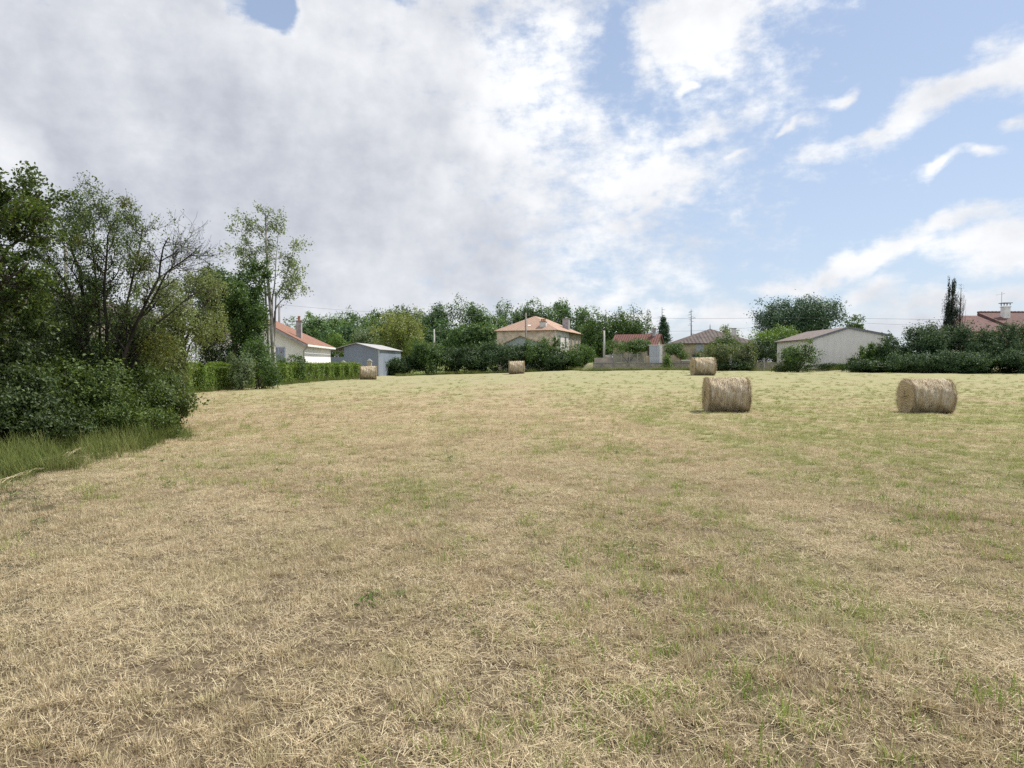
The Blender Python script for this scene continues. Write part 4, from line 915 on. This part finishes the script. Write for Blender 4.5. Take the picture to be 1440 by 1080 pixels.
# white house with red hipped roof
zb = gz1(-17.1, 56); h = thing('white_house', 'white rendered bungalow with red tiled roof half hidden by the birch', 'house', (-17.1, 56, 0), R(6))
MB().prism([(-8, zb - .3), (0, zb - .3), (0, 3.2), (-4, 5.22), (-8, 3.2)], 0, .3).build('gable_wall', M['render_white'], h)
w_ = MB(); w_.box(-.3, 0, .302, 14, zb - .3, 3.2); w_.box(-8, -7.7, .302, 14, zb - .3, 3.2); w_.box(-7.698, -.302, 13.7, 14, zb - .3, 3.2); w_.build('wall', M['render_white'], h)
r_ = MB(); r_.slab([(.4, -.5, 3.06), (.4, 14.4, 3.06), (-4, 8.2, 5.4), (-4, -.5, 5.4)]); r_.slab([(-8.4, 14.4, 3.06), (-8.4, -.5, 3.06), (-4.002, -.5, 5.4), (-4.002, 8.2, 5.4)]); r_.slab([(.38, 14.42, 3.06), (-8.38, 14.42, 3.06), (-4, 8.22, 5.4)])
rf = r_.build('roof', M['tile_red'], h)
chimney(rf, -.75, 2.2, 3.3, 5.0, .42, .42, 'chimney_grey', 1)
MB().box(.405, .47, -.45, 14.3, 2.86, 3.03).build('gutter', M['white_paint'], h)
bb = MB(); bb.slab([(.38, -.56, 2.98), (.38, -.505, 2.98), (-3.98, -.505, 5.30), (-3.98, -.56, 5.30)], .2); bb.slab([(-8.38, -.505, 2.98), (-8.38, -.56, 2.98), (-4.02, -.56, 5.30), (-4.02, -.505, 5.30)], .2); bb.build('barge_board', M['chimney_grey'], h)
window(h, -1.95, 0, 1.15, 2.75, .85, 'y', -1, 'blue_frame', 'curtain'); window(h, -5.6, 0, 1.2, 2.6, .9, 'y', -1, 'blue_frame', 'curtain')
MB().tube([(.38, -.1, 2.85), (.06, -.06, 2.5), (.06, -.06, zb)], .045, 8).build('downpipe', M['chimney_grey'], h)
# blue grey sheet metal shed
zb = gz1(-14, 72); h = thing('metal_shed', 'blue grey corrugated metal shed with an open upper corner', 'shed', (-14, 72, 0), R(-2.6))
f = MB(); f.box(-5.35, 0, -.03, 0, zb - .2, 2.1); f.prism([(-3.75, 2.102), (0, 2.102), (0, 2.92), (-2.4, 3.5), (-3.75, 3.12)], -.026, 0); f.build('front_wall', M['sheet_blue'], h)
f = MB(); f.box(-.03, .0, .002, 11, zb - .2, 2.92); f.box(-5.35, -5.32, .002, 11, zb - .2, 2.1); f.prism([(-5.318, zb - .2), (-.032, zb - .2), (-.032, 2.9), (-2.4, 3.48), (-5.318, 2.72)], 10.97, 11); f.build('side_wall', M['sheet_mid'], h)
f = MB(); f.slab([(.2, -.3, 2.90), (.2, 11.3, 2.90), (-2.4, 11.3, 3.60), (-2.4, -.3, 3.60)], .06); f.slab([(-5.7, 11.3, 2.74), (-5.7, -.3, 2.74), (-2.402, -.3, 3.60), (-2.402, 11.3, 3.60)], .06); f.build('roof', M['sheet_roof'], h)
f = MB(); f.box(-4.72, -4.62, .01, .11, 2.1, 2.98); f.box(-5.34, -5.24, .01, .11, 2.1, 2.8); f.tube([(-4.55, .06, 2.12), (-3.8, .06, 2.98)], .05, 6); f.box(-5.34, -3.75, .12, .2, 2.65, 2.73); f.build('timber_frame', M['wood_grey'], h)
MB().box(-.09, .03, -.06, -.032, zb - .2, 2.86).build('corner_strip', M['sheet_pale'], h)
# large old house
zb = gz1(6.5, 100); h = thing('large_house', 'large old house with rose hipped roof, brick end wall and white side', 'house', (6.46, 100, 0), R(-19.9))
MB().box(-9.3, -.002, 0, .4, zb - .3, 6.3).build('end_wall', M['brickwall'], h)
w_ = MB(); w_.box(-.4, 0, .402, 7, zb - .3, 6.3); w_.box(-9.3, -8.9, .402, 14.6, zb - .3, 6.3); w_.build('side_wall', M['render_pale'], h)
w_ = MB(); w_.box(-.42, -.06, 7.002, 15, zb - .3, 6.05); w_.box(-8.898, -.44, 14.6, 15, zb - .3, 6.05); w_.build('rear_wall', M['rubble'], h)
MB().box(-.22, .05, -.05, -.002, zb - .3, 6.2).build('corner_stones', M['render_pale'], h)
r_ = MB(); r_.slab([(-9.7, -.4, 6.22), (.4, -.4, 6.22), (-4.65, 4.2, 8.62)]); r_.slab([(.402, -.398, 6.22), (.402, 15.3, 6.1), (-4.648, 11, 8.5), (-4.648, 4.202, 8.62)]); r_.slab([(-9.702, 15.3, 6.1), (-9.702, -.398, 6.22), (-4.652, 4.202, 8.62), (-4.652, 11, 8.5)]); r_.slab([(.4, 15.32, 6.1), (-9.7, 15.32, 6.1), (-4.65, 11.02, 8.5)])
rf = r_.build('roof', M['tile_rose'], h)
chimney(rf, -2.25, .9, 6.3, 7.45, .95, .6, 'render_pale', 3); chimney(rf, -1.1, 9.5, 6.5, 8.35, 1.0, .9, 'chimney_grey', 0)
MB().slab([(-4.7, .92, 6.97), (-4.3, .92, 6.97), (-4.3, 1.22, 7.12), (-4.7, 1.22, 7.12)], .05).build('skylight', M['white_paint'], rf)
for yy, z0, z1, m_ in ((1.9, 3.9, 5.4, 'dark_shutter'), (5.1, 3.8, 5.3, 'dark_shutter')): window(h, 0, yy, z0, z1, .55, 'x', 1, 'chimney_grey', 'dark_shutter')
for yy in (8.6, 11.0, 13.2): window(h, -.06, yy, 3.7, 5.1, .8, 'x', 1, 'white_paint', 'glass')
window(h, -.001, 2.0, .8, 2.6, .9, 'x', 1, 'white_paint', 'glass')
# small barn in front of it
zb = gz1(1, 91); h = thing('small_barn', 'small grey boarded barn with ochre tiles under the brick wall', 'barn', (at(711, 508, 91).x, 91, 0), R(-4))
MB().prism([(0, zb - .2), (4.6, zb - .2), (4.6, 4.0), (1.95, 4.95), (0, 4.05)], 0, .15).build('front_wall', M['sheet_green'], h)
w_ = MB(); w_.box(0, .15, .152, 6, zb - .2, 4.0); w_.box(4.45, 4.6, .152, 6, zb - .2, 3.95); w_.build('side_wall', M['sheet_green'], h)
r_ = MB(); r_.slab([(5.0, -.3, 4.0), (5.0, 6.2, 4.0), (1.95, 6.2, 5.08), (1.95, -.3, 5.08)]); r_.slab([(-.3, 6.2, 4.05), (-.3, -.3, 4.05), (1.948, -.3, 5.08), (1.948, 6.2, 5.08)]); r_.build('roof', M['tile_ochre'], h)
# little house with maroon roof
xo = at(919, 508, 85).x; zb = gz1(xo, 85); h = thing('small_house', 'little house with maroon tiled roof behind the railing garden', 'house', (xo, 85, 0), R(-24))
w_ = MB(); w_.box(-4.9, -.002, 0, .3, zb - .3, 3.8); w_.box(-4.9, -.002, 3.7, 4, zb - .3, 3.8); w_.build('wall', M['rubble'], h)
pr = MB()
for xx0 in (0, -5.2): 
    for q in ([(0, zb - .3), (4, zb - .3), (4, 3.75), (2, 5.0), (0, 3.75)],):
        a = [(xx0, y_, z_) for y_, z_ in q]; b = [(xx0 + .3, y_, z_) for y_, z_ in q]; pr.face(a, q); pr.face(list(reversed(b)), list(reversed(q)))
        for k in range(5): pr.face([a[k], b[k], b[(k + 1) % 5], a[(k + 1) % 5]])
pr.build('gable_wall', M['rubble'], h)
r_ = MB(); r_.slab([(-5.5, -.35, 3.62), (.55, -.35, 3.62), (.55, 2, 5.12), (-5.5, 2, 5.12)]); r_.slab([(.55, 4.35, 3.62), (-5.5, 4.35, 3.62), (-5.5, 2.002, 5.12), (.55, 2.002, 5.12)]); rf = r_.build('roof', M['tile_maroon'], h)
chimney(rf, -.3, 1.7, 4.6, 5.75, .4, .4, 'chimney_grey')
# tan stone house with brown hip roof
xo = at(955, 508, 90).x; zb = gz1(xo, 90); h = thing('stone_house', 'tan stone house with dark brown pyramid roof and blue window', 'house', (xo, 90, 0), R(-1))
w_ = MB(); w_.box(0, 10.2, 0, .4, zb - .4, 4.1); w_.box(0, .4, .402, 8, zb - .4, 4.1); w_.box(9.8, 10.2, .402, 8, zb - .4, 4.1); w_.box(.402, 9.798, 7.6, 8, zb - .4, 4.1); w_.build('wall', M['rubble'], h)
r_ = MB(); ap = (5.1, 4, 6.1); c4 = [(-.35, -.35, 4.02), (10.55, -.35, 4.02), (10.55, 8.35, 4.02), (-.35, 8.35, 4.02)]
for k in range(4): r_.slab([c4[k], c4[(k + 1) % 4], ap], .1)
rf = r_.build('roof', M['tile_brown'], h); MB().tube([(5.1, 4, 5.95), (5.1, 4, 6.5), (5.1, 4, 6.75)], [.07, .05, .02], 8).build('finial', M['chimney_grey'], rf)
chimney(rf, 8.4, 4.2, 4.5, 6.1, .5, .5, 'render_pale')
window(h, 2.75, 0, 3.1, 3.95, .8, 'y', -1, 'blue_frame', 'curtain'); window(h, 2.2, 0, 1.5, 2.5, .8, 'y', -1, 'dark_shutter', 'glass')
# white hangar
zb = gz1(29, 60); h = thing('white_hangar', 'plain white rendered hangar with low brown roof', 'hangar', (26.4, 60, 0), R(-3.5))
MB().prism([(0, zb - .6), (6.35, zb - .6), (6.35, 3.9), (3.0, 4.55), (0, 3.62)], 0, .25).build('gable_wall', M['render_hangar'], h)
w_ = MB(); w_.box(0, .25, .252, 9.6, zb - .6, 3.6); w_.box(6.1, 6.35, .252, 9.6, zb - .6, 3.88); w_.prism([(.252, zb - .6), (6.098, zb - .6), (6.098, 3.88), (3.0, 4.5), (.252, 3.62)], 9.35, 9.6); w_.build('side_wall', M['render_hangar'], h)
r_ = MB(); r_.slab([(-.3, 9.8, 3.62), (-.3, -.06, 3.62), (3.0, -.06, 4.66), (3.0, 9.8, 4.66)]); r_.slab([(6.65, -.06, 3.95), (6.65, 9.8, 3.95), (3.002, 9.8, 4.66), (3.002, -.06, 4.66)]); r_.build('roof', M['tile_grey'], h)
f = MB(); f.slab([(-.3, -.12, 3.64), (-.3, -.065, 3.64), (3.0, -.065, 4.68), (3.0, -.12, 4.68)], .16); f.slab([(6.65, -.065, 3.97), (6.65, -.12, 3.97), (3.002, -.12, 4.68), (3.002, -.065, 4.68)], .16); f.build('verge_trim', M['grey_trim'], h)
# house at the right
xo = at(1352, 508, 71).x; zb = gz1(xo, 66); h = thing('tiled_house', 'house with old dark red tiles and white chimney over the right hedge', 'house', (xo, 66, 0), 0)
w_ = MB(); w_.box(-5.6, 24, 0, .3, zb - .4, 4.5); w_.box(2.2, 24, 9.7, 10, zb - .4, 4.5); w_.box(23.7, 24, .302, 9.698, zb - .4, 4.4); w_.build('wall', M['rubble'], h)
r_ = MB(); r_.slab([(-6.3, -.5, 4.5), (1.7, -.5, 4.5), (1.7, 5, 6.38), (0, 5, 6.38)]); r_.slab([(1.702, -.5, 4.72), (25, -.5, 4.72), (25, 5.2, 6.72), (1.702, 5.2, 6.72)], .3); r_.slab([(25, 10.5, 4.4), (2.0, 10.5, 4.4), (0.02, 5.4, 6.3), (25, 5.4, 6.6)]); r_.slab([(2.0, 10.5, 4.4), (-6.3, -.5, 4.5), (-.002, 5, 6.37)]); rf = r_.build('roof', M['tile_old'], h)
rt = MB()
for k in range(58): rt.tube([(1.7 + k * .39, 5.2, 6.73), (1.7 + k * .39 + .42, 5.2, 6.75)], [.10, .13], 7)
rt.build('ridge_tiles', M['tile_old'], rf)
chimney(rf, 3.3, 3.4, 5.4, 7.1, .62, .55, 'white_paint', cap='white_paint')
lg = MB()
for sx in (-.3, 0, .3):
    for sy in (-.22, .22): lg.box(3.3 + sx - .03, 3.3 + sx + .03, 3.4 + sy - .03, 3.4 + sy + .03, 7.3, 7.5)
lg.box(2.85, 3.75, 3.0, 3.8, 7.502, 7.57); lg.build('chimney_cowl', M['stone_cap'], rf)
an = MB(); an.tube([(3.1, 3.7, 7.2), (3.1, 3.7, 8.7)], .02, 5); an.tube([(2.65, 3.7, 8.4), (3.3, 3.7, 8.55)], .02, 4)
for k in range(5): an.tube([(2.7 + k * .14, 3.45, 8.41 + k * .03), (2.7 + k * .14, 3.95, 8.41 + k * .03)], .012, 4)
an.build('aerial', M['metal'], rf)
# old stone house behind the left trees
xo = at(118, 508, 33).x; zb = gz1(xo, 33); h = thing('old_stone_house', 'old stone house with brown tiles glimpsed through the left trees', 'house', (xo, 33, 0), R(4))
MB().prism([(-9, zb - .3), (0, zb - .3), (0, 4.2), (-4.5, 5.5), (-9, 4.2)], 0, .4).build('gable_wall', M['rubble_grey'], h)
w_ = MB(); w_.box(-.4, 0, .402, 9, zb - .3, 4.2); w_.box(-9, -8.6, .402, 9, zb - .3, 4.2); w_.build('wall', M['rubble_grey'], h)
r_ = MB(); r_.slab([(.35, -.3, 4.13), (.35, 9.3, 4.13), (-4.5, 9.3, 5.65), (-4.5, -.3, 5.65)]); r_.slab([(-9.35, 9.3, 4.13), (-9.35, -.3, 4.13), (-4.502, -.3, 5.65), (-4.502, 9.3, 5.65)]); r_.build('roof', M['tile_brown'], h)
# galvanised sheet hut
xo = at(913, 508, 76).x; zb = gz1(xo, 76); h = thing('sheet_hut', 'narrow hut of pale galvanised sheets above the low wall', 'hut', (xo, 76, 0), R(-6))
MB().box(0, 1.12, -.03, 0, zb - .1, 3.42).build('front_wall', M['sheet_pale'], h); MB().box(1.122, 1.42, -.06, 1.6, zb - .1, 3.42).build('side_wall', M['white_paint'], h)
w_ = MB(); w_.box(-.05, 0, .002, 1.6, zb - .1, 3.3); w_.box(.002, 1.12, 1.55, 1.6, zb - .1, 3.3); w_.build('rear_wall', M['wood_dark'], h); MB().slab([(-.1, -.1, 3.43), (1.5, -.1, 3.43), (1.5, 1.7, 3.5), (-.1, 1.7, 3.5)], .03).build('roof', M['sheet_roof'], h)
# stone stub and low hut gable by the wall
xo = at(944, 508, 73).x; zb = gz1(xo, 73); h = thing('stone_hut', 'tiny stone hut with low gable behind the low wall', 'hut', (xo, 73, 0), R(-5))
MB().prism([(0, zb - .1), (1.1, zb - .1), (1.1, 1.75), (.3, 2.3), (0, 2.25)], 0, .3).build('gable_wall', M['rubble'], h); MB().box(.02, 1.08, .302, 1.6, zb - .1, 1.72).build('wall', M['rubble'], h); MB().slab([(1.2, -.1, 1.74), (1.2, 1.7, 1.74), (.3, 1.7, 2.38), (.3, -.1, 2.38)], .06).build('roof', M['tile_old'], h)
def wall(name, label, cat, u0, u1, Y0, Y1, z1, th, mat, cap=None, group=None, ztop_px=None):
    a, b = at(u0, 508, Y0), at(u1, 508, Y1); L = hypot(b.x - a.x, Y1 - Y0); zb = min(gz1(a.x, Y0 - .3), gz1(b.x, Y1 - .3)) - .15
    h = thing(name, label, cat, (a.x, Y0, 0), atan2(Y1 - Y0, b.x - a.x), group); MB().box(0, L, 0, th, zb, z1).build('wall_body', M[mat], h)
    if cap: MB().box(-.03, L + .03, -.04, th + .04, z1 + .002, z1 + .08).build('coping', M[cap], h)
    return h, L
hw, L = wall('garden_wall', 'low grey rubble wall at the field end under the railing', 'wall', 834, 976, 70.3, 69.6, 1.42, .35, 'rubble_grey', 'stone_cap')
wall('block_wall', 'grey breeze block wall left of the railing', 'wall', 836, 866, 72.2, 72.2, 2.02, .2, 'block'); wall('block_wall', 'taller step of the grey block wall by the concrete post', 'wall', 851, 861, 72.5, 72.5, 2.32, .2, 'block')
wall('stone_wall', 'tan stone wall between the sheet hut and the hip roofed house', 'wall', 930, 952, 84, 84, 3.75, .4, 'rubble_grey'); wall('stub_wall', 'short broken wall piece at the left side of the sheet hut', 'wall', 906, 912.5, 74.5, 74.5, 2.25, .3, 'rubble', None)
wall('coping_wall', 'white topped low wall in front of the tan stone house', 'wall', 959, 990, 72.5, 72.5, 1.72, .25, 'rubble_grey', 'white_paint')
wall('garden_wall', 'overgrown low rubble wall left of the white hangar', 'wall', 1040, 1100, 66, 66, 1.55, .35, 'rubble_grey', None)
# railing
a, b = at(862, 508, 72.1), at(908, 508, 72.1); zb = gz1(a.x + 1, 72.1); h = thing('railing_fence', 'grey metal railing on the low wall before the green bush', 'railing', (a.x, 72.1, zb)); L = b.x - a.x
MB().box(0, L, -.02, .02, .86, .90).box(0, L, -.02, .02, .12, .16).build('rail', M['metal'], h)
for k in range(5): MB().box(k * L / 4 - .03, k * L / 4 + .03, -.03, .03, -.05, 1.0).build('post', M['metal'], h)
mb = MB()
for k in range(31): mb.box(.05 + k * (L - .1) / 30 - .009, .05 + k * (L - .1) / 30 + .009, -.009, .009, .16, .86)
mb.build('bars', M['metal'], h)
# posts, pillars and poles
def gpillar(u, Yd, w, h_, lab, cap=True, mat='rubble_grey', name='gate_pillar', cat='pillar'):
    p_ = at(u, 508, Yd); zb = gz1(p_.x, Yd); r = thing(name, lab, cat, (p_.x, Yd, zb)); MB().box(-w/2, w/2, -w/2, w/2, -.1, h_).build('shaft', M[mat], r)
    if cap:
        c = MB(); c.box(-w*.62, w*.62, -w*.62, w*.62, h_ + .002, h_ + .1); b_ = [(-w*.55, -w*.55), (w*.55, -w*.55), (w*.55, w*.55), (-w*.55, w*.55)]
        for k in range(4): c.face([(*b_[k], h_ + .101), (*b_[(k+1) % 4], h_ + .101), (0, 0, h_ + .34)])
        c.build('cap', M['stone_cap'], r)
gpillar(519.5, 69, .42, 1.5, 'grey stone gate pillar with pointed cap behind the left bale'); gpillar(483, 68.5, .34, 1.38, 'pale gate pillar just showing over the clipped hedge', mat='concrete')
gpillar(1027, 64.6, .2, 1.6, 'pale post stump among the olive bushes', False, 'concrete', 'fence_post', 'post'); gpillar(1074.5, 66, .16, 1.25, 'short pale post on the overgrown wall by the hangar', False, 'concrete', 'fence_post', 'post')
wall('entrance_wall', 'low pale wall stub between clipped hedge and left bale', 'wall', 506, 518, 68.6, 68.8, .95, .25, 'concrete')
def pole(u, vt, Yd, r, mat, lab, arm=0.0, name='power_pole', cat='pole'):
    p_ = at(u, vt, Yd); zb = gz1(p_.x, Yd); h_ = p_.z - zb; o_ = thing(name, lab, cat, (p_.x, Yd, zb))
    MB().tube([(0, 0, -.2), (0, 0, h_)], [r * 1.25, r * .85], 8).build('shaft', M[mat], o_, smooth=True)
    if arm:
        MB().box(-arm, arm, -.05, .05, h_ - .35, h_ - .25).build('crossarm', M['wood_grey'], o_)
        for k in (-1, 0, 1): MB().tube([(k * arm * .85, 0, h_ - .25), (k * arm * .85, 0, h_ - .05)], .035, 6).build('insulator', M['concrete'], o_)
    return Vector((p_.x, Yd, p_.z))
A = pole(392.5, 428, 80, .13, 'wood_grey', 'grey wooden pole standing behind the white house roof', .35); B_ = pole(739.5, 440, 93, .12, 'wood_grey', 'dark wooden pole in front of the rose roofed house', .6)
pole(610.5, 463, 96, .13, 'concrete', 'pale grey pole with crossarm over the middle hedge', .9); pole(849.6, 465, 73.5, .11, 'concrete', 'bare concrete post at the left end of the garden wall', 0, 'concrete_post', 'post')
pole(92, 345, 40, .1, 'wood_grey', 'grey pole glimpsed between the left tree branches', 0)
def wire(p, q, sag, lab, r=.011):
    pts = [p.lerp(q, k / 16) - Vector((0, 0, sag * 4 * (k / 16) * (1 - k / 16))) for k in range(17)]; V, Q = tubes([(np.array([tuple(k) for k in pts]), np.full(17, r))], 4)
    tag(link('power_line', npmesh('power_line', V, Q), M['wire']), lab, 'wire', 'overhead power lines')
wire(A, B_, .6, 'thin overhead wire leaving the pole behind the white house')
E_ = at(1352, 450, 70); D_ = at(1080, 447, 90)
wire(B_, at(1075, 447, 92), .35, 'overhead wire running past the dead conifer to the cedar', .013); wire(at(1075, 447, 92), E_, -.05, 'overhead wire from the cedar over the hangar to the right house', .012)
wire(at(930, 466, 100), at(1100, 457, 92), .2, 'lower thin overhead wire above the brown hip roof', .012); wire(at(1180, 452, 84), at(1340, 458, 70), .1, 'lower thin overhead wire over the hangar roof', .010)
# grey tarpaulin behind the near hedge
p_ = at(262, 508, 36.5); zb = gz1(p_.x, 35); h = thing('covered_trailer', 'low load under a pale grey curved cover behind the near hedge', 'trailer', (p_.x - .6, 36.5, zb - .12))
mb = MB(); n = 14
pts = [(cos(pi * k / n) * -.75, .95 + .75 * sin(pi * k / n)) for k in range(n + 1)]; mb.prism([(-.75, .5)] + pts + [(.75, .5)], -1.2, 1.2); mb.build('cover', M['tarp'], h)
mb = MB(); mb.box(-.72, .72, -1.15, 1.15, .35, .49); mb.build('bed', M['wood_dark'], h)
for sx in (-1, 1): MB().tube([(sx * .62 - .08, 0, .3), (sx * .62 + .08, 0, .3)], .3, 14).build('wheel', M['wood_dark'], h)
